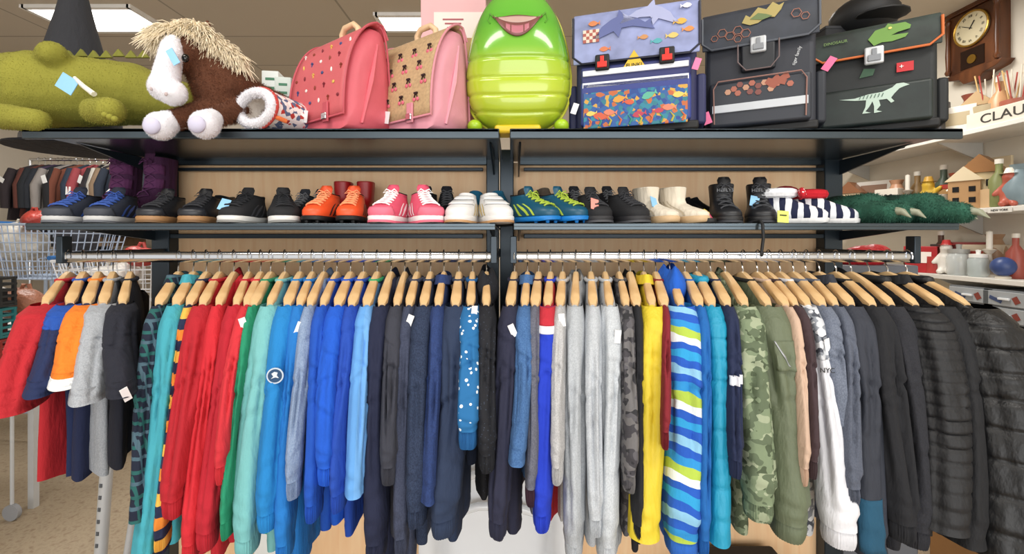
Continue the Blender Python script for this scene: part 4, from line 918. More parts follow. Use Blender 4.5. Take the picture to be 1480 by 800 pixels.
# ---- plush horse
BR=M('#5a3420',.95,0,.12,25,name='plush_brown'); BR2=M('#6a3e26',.95,0,.2,30,name='plush_brown'); CR=M('#ecdfc4',.9,0,.14,40,name='plush_cream'); CR2=M('#cdb48c',.95,0,.15,40,name='plush_cream')
PW=M('#e4e3e9',.95,0,.04,40,.3,150,.002,name='plush_white')
t=thing('plush_horse','brown plush horse with white face, cream mane and white hooves over the shelf edge','soft toy',(wx(320,1.28),1.28,ZU)); O=Vector(t.location)
o=blob('body',[(q(405,162,1.36),q(330,132,1.31),.052,.064),(q(410,165,1.36),q(400,172,1.30),.05,.04),(q(335,125,1.29),q(285,72,1.25),.058,.045),(q(282,66,1.245),q(258,85,1.2),.043,.036),(q(325,150,1.26),q(255,172,1.17),.032,.026),(q(345,158,1.25),q(305,170,1.17),.032,.026),(q(300,110,1.26),q(310,140,1.26),.05,.05)],BR,t,.006,5)
fur(o,BR2,.009,.0014,3,seed=2)
o=blob('muzzle',[(q(248,70,1.175),q(238,124,1.15),.026,.034),(q(237,126,1.148),q(250,134,1.145),.036,.033),(q(250,62,1.19),q(248,80,1.17),.022,.028)],PW,t,.005,5)
fur(o,PW,.004,.0012,2,seed=8)
for a,b in((q(248,174,1.165),q(232,182,1.145)),(q(306,172,1.165),q(296,180,1.14))):
    o=blob('hoof',[(a,b,.027,.036)],PW,t,.005,3); fur(o,PW,.004,.0012,2,seed=9)
    MB().ball(b+Vector((0,-.028,-.006)),(.022,.012,.022)).build('hoof_sole',M('#c9c6dc',.9),o)
MB().ball(q(219,128,1.118),(.004,.003,.005)).build('nostril',FB('#b9a8a8'),t); MB().ball(q(240,136,1.106),(.004,.003,.005)).build('nostril',FB('#b9a8a8'),t)
MB().ball(q(268,84,1.152),(.009,.008,.011)).build('eye',M('#0b0805',.1),t)
for (a,b) in ((q(275,48,1.24),q(262,26,1.22)),(q(298,52,1.26),q(300,30,1.26))):
    MB().tube([a,a.lerp(b,.5),b],[.016,.014,.003],10).build('ear',BR,t)
blob('mane_base',[(q(238,50,1.20),q(285,46,1.24),.014,.020),(q(285,46,1.24),q(345,96,1.30),.020,.014)],CR2,t,.005,4)
mb=MB(); rr=random.Random(11)
for k in range(2600):
    s=rr.random()
    if s<.42:
        f=s/.42; c=q(lerp(232,288,f),lerp(54,44,f),lerp(1.195,1.235,f)); dr=Vector((rr.uniform(-1.0,.1),rr.uniform(-.9,.1),rr.uniform(-.4,.55)))
    else:
        f=(s-.42)/.58; c=q(lerp(283,348,f),lerp(44,98,f),lerp(1.235,1.295,f)); dr=Vector((rr.uniform(-.1,.7),rr.uniform(-.9,.1),rr.uniform(-.5,.5)))
    dr=dr.normalized(); ln=rr.uniform(.026,.046); c=c+dr*.011
    cv=Vector((rr.uniform(-.012,.012),rr.uniform(-.008,.008),0)); sag=-.024
    mb.tube([c,c+dr*ln*.4+Vector((0,0,.002)),c+dr*ln*.75+cv*.5+Vector((0,0,sag*.4)),c+dr*ln+cv+Vector((0,0,sag))],[.0016,.0015,.0012,.0004],3)
mb.build('mane',CR,t)
MB().box(q(250,82,1.125),(.018,.002,.042),(0,R(-30),0)).build('price_tag',TAGB,t)
# ---- fleece lined muff
PAT=patches(['#ece8e6','#b83a34','#f0ecea','#e4dedc','#5a6a8c','#f0ecea'],90,.8)
t=thing('fleece_lined_foot_muff','small red and white patterned muff lined with white fleece beside the plush horse','muff',(wx(400,1.27),1.265,ZU+.056),(0,0,R(-24)))
rg=[]
for i in range(9):
    f=i/8; y=lerp(-.06,.12,f); rx=lerp(.076,.060,f)*(1 if f<.9 else .7); rz=lerp(.055,.048,f)*(1 if f<.9 else .7)
    rg.append([Vector((rx*cos(2*pi*k/24),y,rz*sin(2*pi*k/24)-.001)) for k in range(24)])
MB().loft(rg,False,True).build('shell',PAT,t)
o=MB().tube([(.064*cos(a),-.062,.042*sin(a)) for a in [2*pi*k/40 for k in range(40)]],.013,12,closed=True).build('fleece_rim',PW,t); fur(o,PW,.006,.0016,5,seed=4)
MB().tube([(.077*cos(a),-.056,.055*sin(a)) for a in [2*pi*k/40 for k in range(40)]],.004,8,closed=True).build('red_edging',M('#b03830',.8),t)
MB().loft([[Vector((.058*cos(2*pi*k/20)*f,y,.04*sin(2*pi*k/20)*f)) for k in range(20)] for f,y in((1,-.06),(.9,-.02),(.6,.03))],False,True).build('fleece_lining',M('#d9cfc4',.95,bump=.8,bs=90,bd=.006),t)
MB().tube([(.068,-.05,-.03),(.086,-.055,-.036),(.091,-.04,-.04)],.006,8).build('pull_loop',M('#d06a34',.7),t)
# ---- things behind the top shelf items
t=thing('pointed_hat','pointed black felt hat standing behind the plush dinosaur','hat',(wx(108,1.52),1.52,ZU))
MB().lathe([(.085,0),(.17,.004),(.17,.01),(.085,.012)],28).build('brim',FB('#1c1c22'),t)
MB().lathe([(.13,.01),(.12,.14),(.10,.24),(.076,.34),(.048,.46),(.024,.58),(.005,.68)],28).build('cone',FB('#2e2f34'),t)
MB().lathe([(.132,.01),(.13,.04),(.125,.04)],28).build('hat_band',M('#5a5b60',.5),t)
for i,(px,py,wd,hh,c,lb) in enumerate(((402,97,.03,.24,'#dfe6e4','upright white paperback with green print behind the plush horse'),(420,108,.028,.22,'#cfdad4','shorter pale green paperback behind the plush horse'))):
    t=thing('book',lb,'book',(wx(px,1.5),1.5,ZU),(0,0,R(8)))
    MB().box((0,0,hh/2),(wd+.02,.14,hh)).build('cover',M(c,.5),t,bevel=.002); MB().box((0,.003,hh/2+.001),(wd+.01,.135,hh)).build('pages',M('#f3efe2',.8),t)
    for k in range(3): MB().box((0,-.0705,hh*(.65+.12*k)),(wd*.9,.001,.008)).build('cover_print',M('#3b7a5c',.5),t)
t=thing('picture_box','pale pink cardboard box with a printed child portrait behind the beige satchel','box',(wx(655,1.52),1.55,ZU),(0,0,0))
MB().box((0,0,.26),(.22,.06,.52)).build('carton',M('#dfaeb0',.5),t,bevel=.002)
MB().box((.02,-.031,.31),(.17,.002,.32)).build('printed_panel',M('#e8dcd4',.5),t)
flat('portrait_print',ell(.05,.31,.045,.06),-.033,M('#d8a488',.5),t); flat('portrait_hair_print',ell(.05,.352,.05,.03),-.0345,M('#b08a60',.5),t)
flat('portrait_lips_print',ell(.05,.278,.011,.005),-.0345,M('#c0606a',.5),t)
for x in(.035,.065): flat('portrait_eye_print',ell(x,.318,.005,.004),-.0345,M('#3a2a24',.5),t)
for k in range(3): MB().box((.0,-.033,.445-.014*k),(.07-.015*k,.001,.005)).build('printed_line',M('#a85a60',.5),t)
t=thing('riding_helmet','black rounded helmet lying behind and above the dinosaur school bag','helmet',(wx(1255,1.45),1.47,ZU+.40))
MB().ball((0,0,.025),(.095,.10,.065)).build('dome',BLACK,t); MB().ball((0,-.075,.0),(.075,.06,.012)).build('peak',BLACK,t)
t=thing('storage_carton','plain black carton standing behind the dark school bags','box',(wx(1255,1.45),1.53,ZU)); MB().box((0,0,.195),(.26,.14,.39)).build('carton_body',M('#1e1f22',.8),t,bevel=.004); MB().box((0,0,.392),(.262,.142,.008)).build('carton_lid',M('#2a2b2e',.8),t)

# ------------------------------------------------------------ below the garments
t=thing('baby_bath','glossy white plastic baby bath leaning upright behind the garments','baby bath',(wx(715,1.48),1.48,0),(R(-5),0,0))
def bb(sx,sz,y): return [Vector((sx*math.copysign(abs(cos(a))**.7,cos(a)),y,.37+sz*math.copysign(abs(sin(a))**.7,sin(a)))) for a in [2*pi*k/48 for k in range(48)]]
MB().loft([bb(.25,.35,0),bb(.255,.355,-.01),bb(.245,.345,-.014),bb(.20,.30,0),bb(.18,.28,.06),bb(.14,.23,.08)],False,True).build('tub',PLASTW,t,ang=60)
for zz in(.2,.45,.56):
    MB().tube([(-.14,.05,zz),(-.06,.035,zz+.03),(.06,.035,zz+.03),(.14,.05,zz)],.014,10).build('moulded_ridge',PLASTW,t)
t=thing('cardboard_sign','white card sign with a green symbol standing on the floor below the mint sweatshirt','sign',(wx(390,1.5),1.5,0))
MB().box((0,0,.245),(.10,.01,.49)).build('card',M('#e8ebe8',.6),t,bevel=.001)
flat('green_symbol',ell(0,.44,.035,.02),-.006,M('#2c9a58',.5),t); flat('white_leaf',ell(0,.44,.022,.010,r=.4),-.0075,WHITE,t)
LG=M('#c2c5c8',.4,.2,.05)
t=thing('crutch','grey perforated metal crutch leg leaning below the T-shirts','crutch',(wx(140,1.7),1.7,0),(0,R(4),0))
MB().tube([(0,0,.04),(0,0,.68)],.02,14).build('tube',LG,t)
for k in range(12): MB().box((0,-.02,.12+k*.045),(.009,.004,.014)).build('adjusting_hole',M('#55585c',.8),t)
MB().lathe([(.028,0),(.026,.03),(.022,.06)],16).build('rubber_foot',BLACK,t)
t=thing('crutch','thin grey crutch leg, steeper one beside the checked shirt','crutch',(wx(172,1.72),1.72,0),(0,R(9),0))
MB().tube([(0,0,.04),(0,0,.70)],.012,14).build('tube',LG,t); MB().lathe([(.022,0),(.02,.03),(.016,.06)],16).build('rubber_foot',BLACK,t)
t=thing('cardboard_box','brown cardboard box on the floor beyond the black down jacket','box',(wx(1478,1.75),1.85,0),(0,0,R(20)))
MB().box((0,0,.3),(.28,.3,.6)).build('carton',M('#8a6238',.8,0,.1),t,bevel=.003); MB().box((0,-.151,.3),(.05,.002,.6)).build('packing_tape',M('#b8925e',.4),t)
t=thing('floor_basket','dark slatted basket on the floor under the camouflage jacket','basket',(wx(1080,1.5),1.5,0))
MB().box((0,0,.15),(.3,.24,.30)).build('basket_body',M('#2e2a28',.8),t,bevel=.01)
mb=MB()
for k in range(9): mb.box((-.13+k*.0325,-.122,.17),(.008,.006,.3))
for k in range(5): mb.box((0,-.125,.05+k*.06),(.29,.005,.008))
mb.build('slats',M('#4a423c',.7),t)

# ------------------------------------------------------------ right wall shelving
SHW=M('#dedbd4',.5)
for i,(h_,lb) in enumerate(((.69,'white wall shelf holding the letter board, top one'),(.19,'white wall shelf with ornaments, middle one'),(-.24,'white wall shelf with glassware, lower one'),(-.72,'white wall shelf under the clear drawer units'))):
    t=thing('wall_shelf',lb,'shelf',(3.07,3.1,ZC+h_))
    MB().box((0,0,-.015),(.36,2.2,.03)).build('shelf_board',SHW,t,bevel=.003)
    for yy in(-1,0,1): MB().prism([(-.14,-.03),(.17,-.03),(.17,-.16)],yy*.98-.006,yy*.98+.006).build('bracket',M('#b8b6b0',.5),t)
def rp(px,dx=0): X=2.97+dx; return X,X*F/(px-740)
def knick(kind,name,px,sh,c,label,s=1.0,dx=0,c2=None):
    X,Y=rp(px,dx); z=ZC+sh; s*=1.3
    t=thing(name,label,name.replace('_',' '),(X,Y,z),(0,0,R(-60))); m1=M(c,.4); m2=M(c2 or '#e0dbd0',.4)
    if kind=='vase':
        MB().lathe([(.028*s,0),(.045*s,.03*s),(.05*s,.07*s),(.028*s,.12*s),(.02*s,.14*s),(.028*s,.16*s),(.02*s,.158*s),(.012*s,.12*s)],20).build('vessel',m1,t); MB().lathe([(.03*s,0),(.032*s,.006*s)],20).build('foot_ring',m2,t)
    elif kind=='mug':
        MB().lathe([(.036*s,0),(.04*s,.004),(.04*s,.09*s),(.036*s,.09*s),(.034*s,.01)],20).build('cup',m1,t); MB().tube([(.038*s,0,.07*s),(.06*s,0,.07*s),(.065*s,0,.045*s),(.055*s,0,.02*s),(.038*s,0,.02*s)],.006*s,8).build('handle',m2,t)
    elif kind=='book':
        MB().box((0,0,.1*s),(.03*s,.13*s,.2*s)).build('cover',m1,t,bevel=.002); MB().box((.0,.003,.101*s),(.022*s,.13*s,.196*s)).build('pages',M('#efe9da',.8),t)
    elif kind=='box':
        MB().box((0,0,.06*s),(.12*s,.1*s,.12*s)).build('carton',m1,t,bevel=.003); MB().box((0,-.0505*s,.07*s),(.08*s,.002,.05*s)).build('front_label',m2,t)
    elif kind=='house':
        MB().box((0,0,.06*s),(.1*s,.08*s,.12*s)).build('walls',m1,t,bevel=.002); MB().prism([(-.06*s,.12*s),(.06*s,.12*s),(0,.18*s)],-.045*s,.045*s).build('roof',m2,t)
        for x in(-.025,.025):
            for zz in(.04,.085): MB().box((x*s,-.041*s,zz*s),(.02*s,.003,.022*s)).build('window',DARKIN,t)
    elif kind=='fig':
        blob('body',[((0,0,.03*s),(0,0,.07*s),.03*s,.026*s),((0,0,.10*s),(0,-.004*s,.115*s),.022*s,.022*s),((-.02*s,0,.08*s),(-.04*s,-.01*s,.05*s),.011*s,.009*s),((.02*s,0,.08*s),(.04*s,-.01*s,.10*s),.011*s,.009*s),((-.015*s,-.01*s,.015*s),(-.015*s,-.03*s,.012*s),.014*s,.012*s),((.015*s,-.01*s,.015*s),(.015*s,-.03*s,.012*s),.014*s,.012*s)],m1,t,.005*s,3)
        MB().lathe([(.03*s,.128*s),(.018*s,.13*s),(.012*s,.15*s),(0,.15*s)],14).build('cap',m2,t)
    elif kind=='ball':
        MB().ball((0,0,.062*s),.05*s,20,12).build('globe',m1,t); MB().lathe([(.03*s,0),(.03*s,.01*s),(.018*s,.016*s)],16).build('stand',m2,t)
    elif kind=='jar':
        MB().lathe([(.035*s,0),(.04*s,.01*s),(.04*s,.08*s),(.03*s,.095*s)],18).build('glass',M(c,.1,0,.02,alpha=.55),t); MB().lathe([(.034*s,.093*s),(.034*s,.11*s),(.008*s,.112*s),(.01*s,.13*s),(0,.132*s)],18).build('lid',m2,t)
    elif kind=='brushes':
        MB().lathe([(.035*s,0),(.042*s,.09*s),(.038*s,.09*s),(.032*s,.01)],18).build('pot',m1,t)
        for k in range(6):
            a=k*1.05; MB().tube([(.01*cos(a),.01*sin(a),.02),(.035*cos(a)*s,.035*sin(a)*s,.19*s+.02*(k%2))],.004,6).build('brush',M(['#d8b478','#b04a40','#e8e0d0'][k%3],.5),t)
    elif kind=='bottle':
        MB().lathe([(.025*s,0),(.028*s,.01),(.028*s,.1*s),(.01*s,.13*s),(.01*s,.16*s)],16).build('glass',m1,t); MB().lathe([(.012*s,.158*s),(.012*s,.175*s),(0,.175*s)],12).build('cap',m2,t)
    elif kind=='frame':
        MB().box((0,0,.09*s),(.15*s,.012,.18*s),(R(-8),0,0)).build('frame_border',m1,t,bevel=.003); MB().box((0,-.0075,.09*s),(.11*s,.003,.14*s),(R(-8),0,0)).build('picture',m2,t)
    elif kind=='candle':
        MB().lathe([(.035*s,0),(.03*s,.01*s),(.01*s,.02*s),(.012*s,.06*s),(.008*s,.1*s),(.025*s,.12*s),(.015*s,.124*s)],16).build('holder',m1,t); MB().lathe([(.011*s,.12*s),(.011*s,.2*s),(.001,.205*s)],12).build('candle',m2,t)
    return t
S1,S2,S3=.69,.19,-.24
for a in (
 ('book','book',1352,S1,'#d8d2c2','cream hardback nearest the wooden clock on the top wall shelf',1.1),
 ('book','book',1362,S1,'#3a3a40','charcoal hardback beside the cream one on the top wall shelf',1.0),
 ('box','white_box',1388,S1,'#e4dfd4','square white carton on the top wall shelf under the clock',1.3,.1,'#b8a888'),
 ('vase','vase',1404,S1,'#8a4a3c','dark red vase behind the letter board',1.4,.16),
 ('house','ornament_box',1416,S1,'#6c4a34','dark brown little house behind the letter board',1.2,.14,'#b89a70'),
 ('brushes','brush_pot',1430,S1,'#b8a888','pot of paintbrushes behind the letter board',1.5,.14),
 ('bottle','bottle',1446,S1,'#c89a70','amber bottle beside the paintbrush pot',1.5,.14),
 ('brushes','brush_pot',1456,S1,'#8e8068','grey-brown pot of sticks between amber bottle and terracotta pot',1.4,.17),
 ('brushes','brush_pot',1470,S1,'#a8604e','terracotta pot of sticks near the right picture edge',1.4,.14),
 ('house','wooden_house',1232,S2,'#c8b494','small beige wooden house, farthest on the middle wall shelf',1.3,0,'#8a5a3a'),
 ('frame','framed_picture',1262,S2,'#e0dcd4','white frame with brown picture on the middle wall shelf',1.3,.1,'#8c6a54'),
 ('vase','vase',1296,S2,'#b4886a','tan vase between the frame and the number box',1.3,.05),
 ('candle','candlestick',1312,S2,'#a9a196','grey candlestick with white candle on the middle wall shelf',1.1),
 ('bottle','bottle',1326,S2,'#8c7048','brown bottle left of the yellow figurine',1.4,.1),
 ('fig','figurine',1342,S2,'#d4b03c','bright yellow figurine on the middle wall shelf',1.3,0,'#b8903a'),
 ('mug','mug',1358,S2,'#d8d4ca','off-white mug beside the yellow figurine',1.0),
 ('bottle','bottle',1364,S2,'#4a5a4c','tall dark green bottle behind the off-white mug',1.5,.14),
 ('jar','storage_jar',1374,S2,'#caa06a','amber glass jar with red lid on the middle wall shelf',1.3,.08,'#a8382e'),
 ('vase','vase',1384,S2,'#a4553c','rust vase behind the tan wooden house',1.3,.15),
 ('house','wooden_house',1398,S2,'#b08a60','tan wooden house with cream roof on the middle wall shelf',1.2,.02,'#d8c8a8'),
 ('candle','candlestick',1410,S2,'#8c6a48','brown candlestick behind the wooden houses',1.3,.16,'#d8c098'),
 ('house','wooden_house',1422,S2,'#c8b690','cream wooden house with brown roof, in the middle of the ornaments',1.5,.08,'#94683e'),
 ('mug','mug',1434,S2,'#c8a880','sand-coloured mug in front of the cream wooden house',1.0),
 ('bottle','bottle',1444,S2,'#7a8050','olive green bottle on the middle wall shelf',1.3),
 ('box','trinket_box',1452,S2,'#b89468','tan trinket box behind the olive green bottle',1.4,.15,'#7c5638'),
 ('fig','figurine',1460,S2,'#b05a48','orange-red figurine on the middle wall shelf near the picture edge',1.2,0,'#ede6d8'),
 ('vase','vase',1474,S2,'#7a8c94','blue-grey vase at the right picture edge',1.2,.03),
 ('box','gift_box',1336,S3,'#a8262c','red box with white label on the lower wall shelf',1.2,.0,'#f0e8e0'),
 ('mug','mug',1352,S3,'#b03a38','red mug with white handle on the lower wall shelf',1.0),
 ('bottle','bottle',1360,S3,'#5c3a2c','brown bottle behind the red mug on the lower wall shelf',1.3,.14),
 ('fig','figurine',1368,S3,'#e4e0d8','white figurine with red cap on the lower wall shelf',1.2,0,'#b02a2a'),
 ('box','gift_box',1378,S3,'#3c3432','dark brown box behind the capped white figurine',1.3,.15,'#c8b080'),
 ('jar','storage_jar',1386,S3,'#dfe6e6','clear glass jar with grey lid on the lower wall shelf',1.2,0,'#9a9a96'),
 ('box','gift_box',1404,S3,'#7c3230','dark red box with gold label behind the clear jars',1.4,.14,'#c8a868'),
 ('jar','storage_jar',1414,S3,'#d2dede','clear glass jar with white lid on the lower wall shelf',1.0,0,'#f0f0ec'),
 ('box','gift_box',1424,S3,'#c8b8a0','beige box behind the pale candlestick',1.3,.16,'#a03a34'),
 ('candle','candlestick',1430,S3,'#c9c2b4','pale candlestick left of the blue ball',1.1,.05),
 ('vase','vase',1438,S3,'#9c7a5c','light brown vase behind the blue ball',1.3,.16),
 ('ball','glass_ball',1450,S3,'#34487c','dark blue glass ball on a stand on the lower wall shelf',.9,0,'#d8d0c0'),
 ('bottle','bottle',1468,S3,'#a04e42','brick red bottle right of the blue ball',1.2,.08)):
    knick(*a[:6],**dict(zip(('s','dx','c2'),a[6:])))
t=thing('letter_board','long white board with black capital letters on the top wall shelf','sign',(2.92,2.60,ZC+S1),(0,0,R(-90)))
MB().box((0,0,.05),(.56,.02,.10)).build('board',M('#d8d0c2',.6),t,bevel=.003); text('lettering','CLAUDIA',.078,(.01,-.0115,.048),(R(90),0,0),M('#33302c',.6),t,.001,1.25)
t=thing('number_box','white box printed with a large number on the middle wall shelf','box',(2.96,2.96*F/545,ZC+S2),(0,0,R(-70)))
MB().box((0,0,.1),(.16,.08,.2)).build('carton',M('#ddd6ca',.6),t,bevel=.003); text('lettering','100',.07,(0,-.0412,.13),(R(90),0,0),BLACK,t)
t=thing('slogan_sign','small cream sign with dark lettering above the wooden houses','sign',(3.14,3.14*F/690,ZC+S2),(0,0,R(-80)))
MB().box((0,0,.17),(.24,.02,.34)).build('board',M('#c8b898',.6),t,bevel=.003); text('lettering','FIAT 500\nPARFO',.036,(0,-.0112,.29),(R(90),0,0),M('#7c4438',.6),t)
t=thing('shelf_label','small white shelf edge label with black lettering','label',(2.885,2.885*F/(1445-740),ZC+S2-.02),(0,0,R(-90)))
MB().box((0,0,0),(.13,.004,.028)).build('card',M('#dedbd4',.5),t); text('lettering','NEW YORK',.018,(0,-.003,0),(R(90),0,0),BLACK,t)
CL=M('#b4b9bd',.15,0,.05,alpha=.75,name='clear_plastic')
for i,(px,hz) in enumerate(((1425,-.50),(1480,-.50),(1425,-.72),(1480,-.72))):
    X=3.02; Y=X*F/(px-740)
    t=thing('drawer_unit',('upper','upper','lower','lower')[i]+' clear plastic drawer unit full of tools, '+('farther' if i%2==0 else 'nearer')+' one of its pair','drawer unit',(X,Y-.02,ZC+hz),(0,0,R(-90)),'clear plastic drawer units')
    MB().box((0,.01,.10),(.27,.26,.2)).build('casing',M('#74787c',.4),t,bevel=.004)
    for k in(0,1):
        dr=MB().box((0,-.125,.052+k*.096),(.25,.02,.085)).build('drawer',CL,t,bevel=.004)
        MB().box((0,-.142,.052+k*.096),(.06,.015,.014)).build('handle',M('#dfe3e6',.2),dr,bevel=.003)
        MB().box((-.05,-.1365,.045+k*.096),(.07,.003,.02),(0,R(20),0)).build('contents',M('#3a4a70',.5),dr)
        MB().box((.06,-.1365,.05+k*.096),(.03,.003,.04),(0,R(-30),0)).build('contents',M('#803a30',.5),dr)
# wooden wall clock
t=thing('wall_clock','ornate dark wooden pendulum clock hanging on the white right wall','clock',(3.24,3.10,ZC+1.12),(0,0,R(-90)))
DW=woodmat('#3c2012','#6e4022',(4,4,1),.35)
MB().box((0,0,.26),(.34,.13,.42)).build('case',DW,t,bevel=.006)
MB().prism([(-.2,.47),(.2,.47),(.2,.49),(.12,.51),(.05,.55),(-.05,.55),(-.12,.51),(-.2,.49)],-.08,.06).build('pediment',DW,t,bevel=.004)
MB().prism([(-.2,.05),(.2,.05),(.17,.02),(.08,0),(.05,-.04),(-.05,-.04),(-.08,0),(-.17,.02)],-.08,.06).build('lower_moulding',DW,t,bevel=.004)
for sg in(-1,1): MB().lathe([(.012,.06),(.02,.08),(.012,.1),(.016,.2),(.012,.3),(.016,.4),(.012,.42),(.02,.44),(.012,.46)],12,(sg*.165,-.075,0)).build('turned_column',DW,t)
MB().lathe([(.115,0),(.115,.01),(.10,.014),(0,.014)],32).build('dial',M('#d9cfae',.4),t,(0,-.066,.33),(R(90),0,0))
MB().tube([(.115*cos(a),-.078,.33+.115*sin(a)) for a in [2*pi*k/32 for k in range(32)]],.007,8,closed=True).build('bezel',M('#b08a3c',.3,.8),t)
for k,nm in enumerate(['XII','I','II','III','IIII','V','VI','VII','VIII','IX','X','XI']):
    a=pi/2-k*pi/6; text('numeral',nm,.024,(.083*cos(a),-.082,.33+.083*sin(a)),(R(90),R(k*30),0),BLACK,t,.0004)
MB().box((.012,-.084,.35),(.006,.002,.06),(0,R(35),0)).build('hour_hand',BLACK,t); MB().box((-.02,-.085,.345),(.004,.002,.08),(0,R(-60),0)).build('minute_hand',BLACK,t)
MB().box((0,-.067,.13),(.16,.004,.13)).build('pendulum_window',M('#241510',.1),t); MB().lathe([(.03,0),(.03,.005),(0,.007)],20).build('pendulum',M('#c09a48',.2,.9),t,(0,-.07,.12),(R(90),0,0))
t=thing('carrier_bag','crumpled red plastic bag behind the right rail end','bag',(wx(1250,1.78),1.78,ZC-.10),(0,0,0))
MB().ball((0,0,.03),(.09,.05,.045)).ball((.04,.0,.04),(.06,.045,.04)).ball((-.05,.01,.02),(.05,.045,.03)).build('bag_body',M('#b4242c',.35,bump=.9,bs=20,bd=.02),t)
t2=thing('grey_cabinet','plain grey cabinet standing behind the dark garments','cabinet',(wx(1250,1.78),1.82,0))
MB().box((0,0,.65),(.3,.22,1.298)).build('carcass',M('#5c6068',.5),t2,bevel=.005); MB().box((0,-.112,.66),(.28,.006,1.2)).build('door',M('#646870',.5),t2,bevel=.002)
t=thing('folded_stroller','folded black pushchair with round wheels behind the down jacket','pushchair',(wx(1462,2.3),2.3,0))
for i,(x,y,z) in enumerate(((-.1,0,.13),(.12,.05,.13))):
    w2=MB().tube([(x,y+.12*cos(a),z+.12*sin(a)) for a in [2*pi*k/24 for k in range(24)]],.018,8,closed=True).build('wheel',BLACK,t)
    mb=MB()
    for k in range(6): mb.tube([(x,y,z),(x,y+.11*cos(k*pi/3),z+.11*sin(k*pi/3))],.004,5)
    mb.build('spokes',STEEL,w2)
MB().tube([(-.1,0,.13),(-.05,-.05,.5),(0,-.02,.85),(.05,.06,.95)],.014,8).tube([(.12,.05,.13),(.1,0,.5),(.06,-.02,.85),(.05,.06,.95)],.014,8).build('frame',STEEL,t)
MB().ball((0,0,.6),(.12,.08,.26)).build('seat_fabric',FB('#1c1d22'),t)

# ------------------------------------------------------------ left background
t=thing('far_clothes_rack','tall chrome clothes rack standing at the back left of the shop','clothes rack',(-3.55,4.2,0))
MB().tube([(-.95,0,2.14),(.95,0,2.14)],.014,10).build('rail',CHROME,t)
for x in(-.95,.95): MB().tube([(x,0,.02),(x,0,2.14)],.014,10).build('post',CHROME,t); MB().box((x,0,.02),(.03,.5,.03)).build('foot',CHROME,t)
dcol=['#2a2226','#5a3028','#1c2026','#40304a','#20242c','#8a8480','#1a1a1e','#6a3a2a','#243040','#8a3a40','#28282c','#b0aca4','#221c20','#786450','#1e2634','#33202a']
for k in range(30):
    X=-4.42+k*.06; c=dcol[k%16]
    t=thing('hanging_coat','adult coat on the far clothes rack at the back left of the shop','coat',(X,4.2,2.12),(0,0,R(random.uniform(-20,20))),'coats on the far clothes rack')
    rg=[]
    L_=random.uniform(.5,.85)
    for z,W_,T_ in((-.03,.03,.008),(-.07,.12,.016),(-.12,.2,.024),(-.2,.23,.028),(-.5*L_-.1,.22,.03),(-L_,.24,.034)):
        rg.append([Vector((T_*sin(2*pi*j/18)+.006*sin(9*cos(2*pi*j/18)+k),W_*cos(2*pi*j/18),z)) for j in range(18)])
    MB().loft(rg).build('coat_body',FB(c),t)
    MB().tube([(0,-.2,-.1),(0,-.25,-.25),(0,-.25,-.45)],[.03,.04,.032],10).build('sleeve',FB(c),t)
    MB().tube([(0,0,-.03),(0,0,.0),(0,.02,.03),(0,.0,.04),(0,-.02,.02)],.003,6).build('hanger_hook',CHROME,t)
    if k%3==0: MB().box((.0,-.285,-.2-.1*(k%2)),(.04,.003,.07),(0,R(k*7-60),0)).build('price_tag',TAGW,t)
def trolley(x,y,rot,label,c,zt=1.05):
    t=thing('wire_trolley',label,'shopping trolley',(x,y,0),(0,0,R(rot)))
    mb=MB(); w0,l0,w1,l1=.5,.8,.42,.62; z0,z1=zt,zt-.38
    def cp(f):
        w2=lerp(w0,w1,f)/2; l2=lerp(l0,l1,f)/2; z=lerp(z0,z1,f); return [(-l2,-w2,z),(l2,-w2,z),(l2,w2,z),(-l2,w2,z)]
    for f in(0,.16,.33,.5,.67,.84,1): mb.tube(cp(f),.005 if f else .010,6,closed=True)
    A=cp(0);B=cp(1)
    for i in range(4):
        n=16 if i%2==0 else 10
        for k in range(n):
            a=Vector(A[i]).lerp(Vector(A[(i+1)%4]),k/n); b=Vector(B[i]).lerp(Vector(B[(i+1)%4]),k/n); mb.tube([a,b],.0038,5)
    for k in range(12):
        a=Vector(B[0]).lerp(Vector(B[1]),k/12); b=Vector(B[3]).lerp(Vector(B[2]),k/12); mb.tube([a,b],.0038,5)
    mb.build('basket',c,t)
    mb=MB()
    for sx in(-1,1):
        for sy in(-1,1): mb.tube([(sx*.3,sy*.2,z1),(sx*.36,sy*.22,.12)],.012,8)
    mb.tube([(-.36,-.22,.2),(.36,-.22,.2),(.36,.22,.2),(-.36,.22,.2)],.010,8,closed=True); mb.build('frame',c,t)
    for sx in(-1,1):
        for sy in(-1,1): MB().tube([(sx*.36,sy*.22-.012,.055),(sx*.36,sy*.22+.012,.055)],.055,16).build('wheel',M('#6e7074',.5),t)
    MB().tube([(-.42,-.24,z0+.02),(-.42,.24,z0+.02)],.014,10).build('push_handle',M('#2060a0',.4),t)
    return t
WIRE=M('#e4e8ee',.4,.3,name='wire')
trolley(-2.55,3.15,12,'white wire shopping trolley nearest the racks, filled with bags',WIRE,1.26)
trolley(-3.45,3.35,-8,'blue-grey wire shopping trolley at the far left, heaped with cloth',M('#b4c4dc',.4,.3),1.5)
rr=random.Random(4)
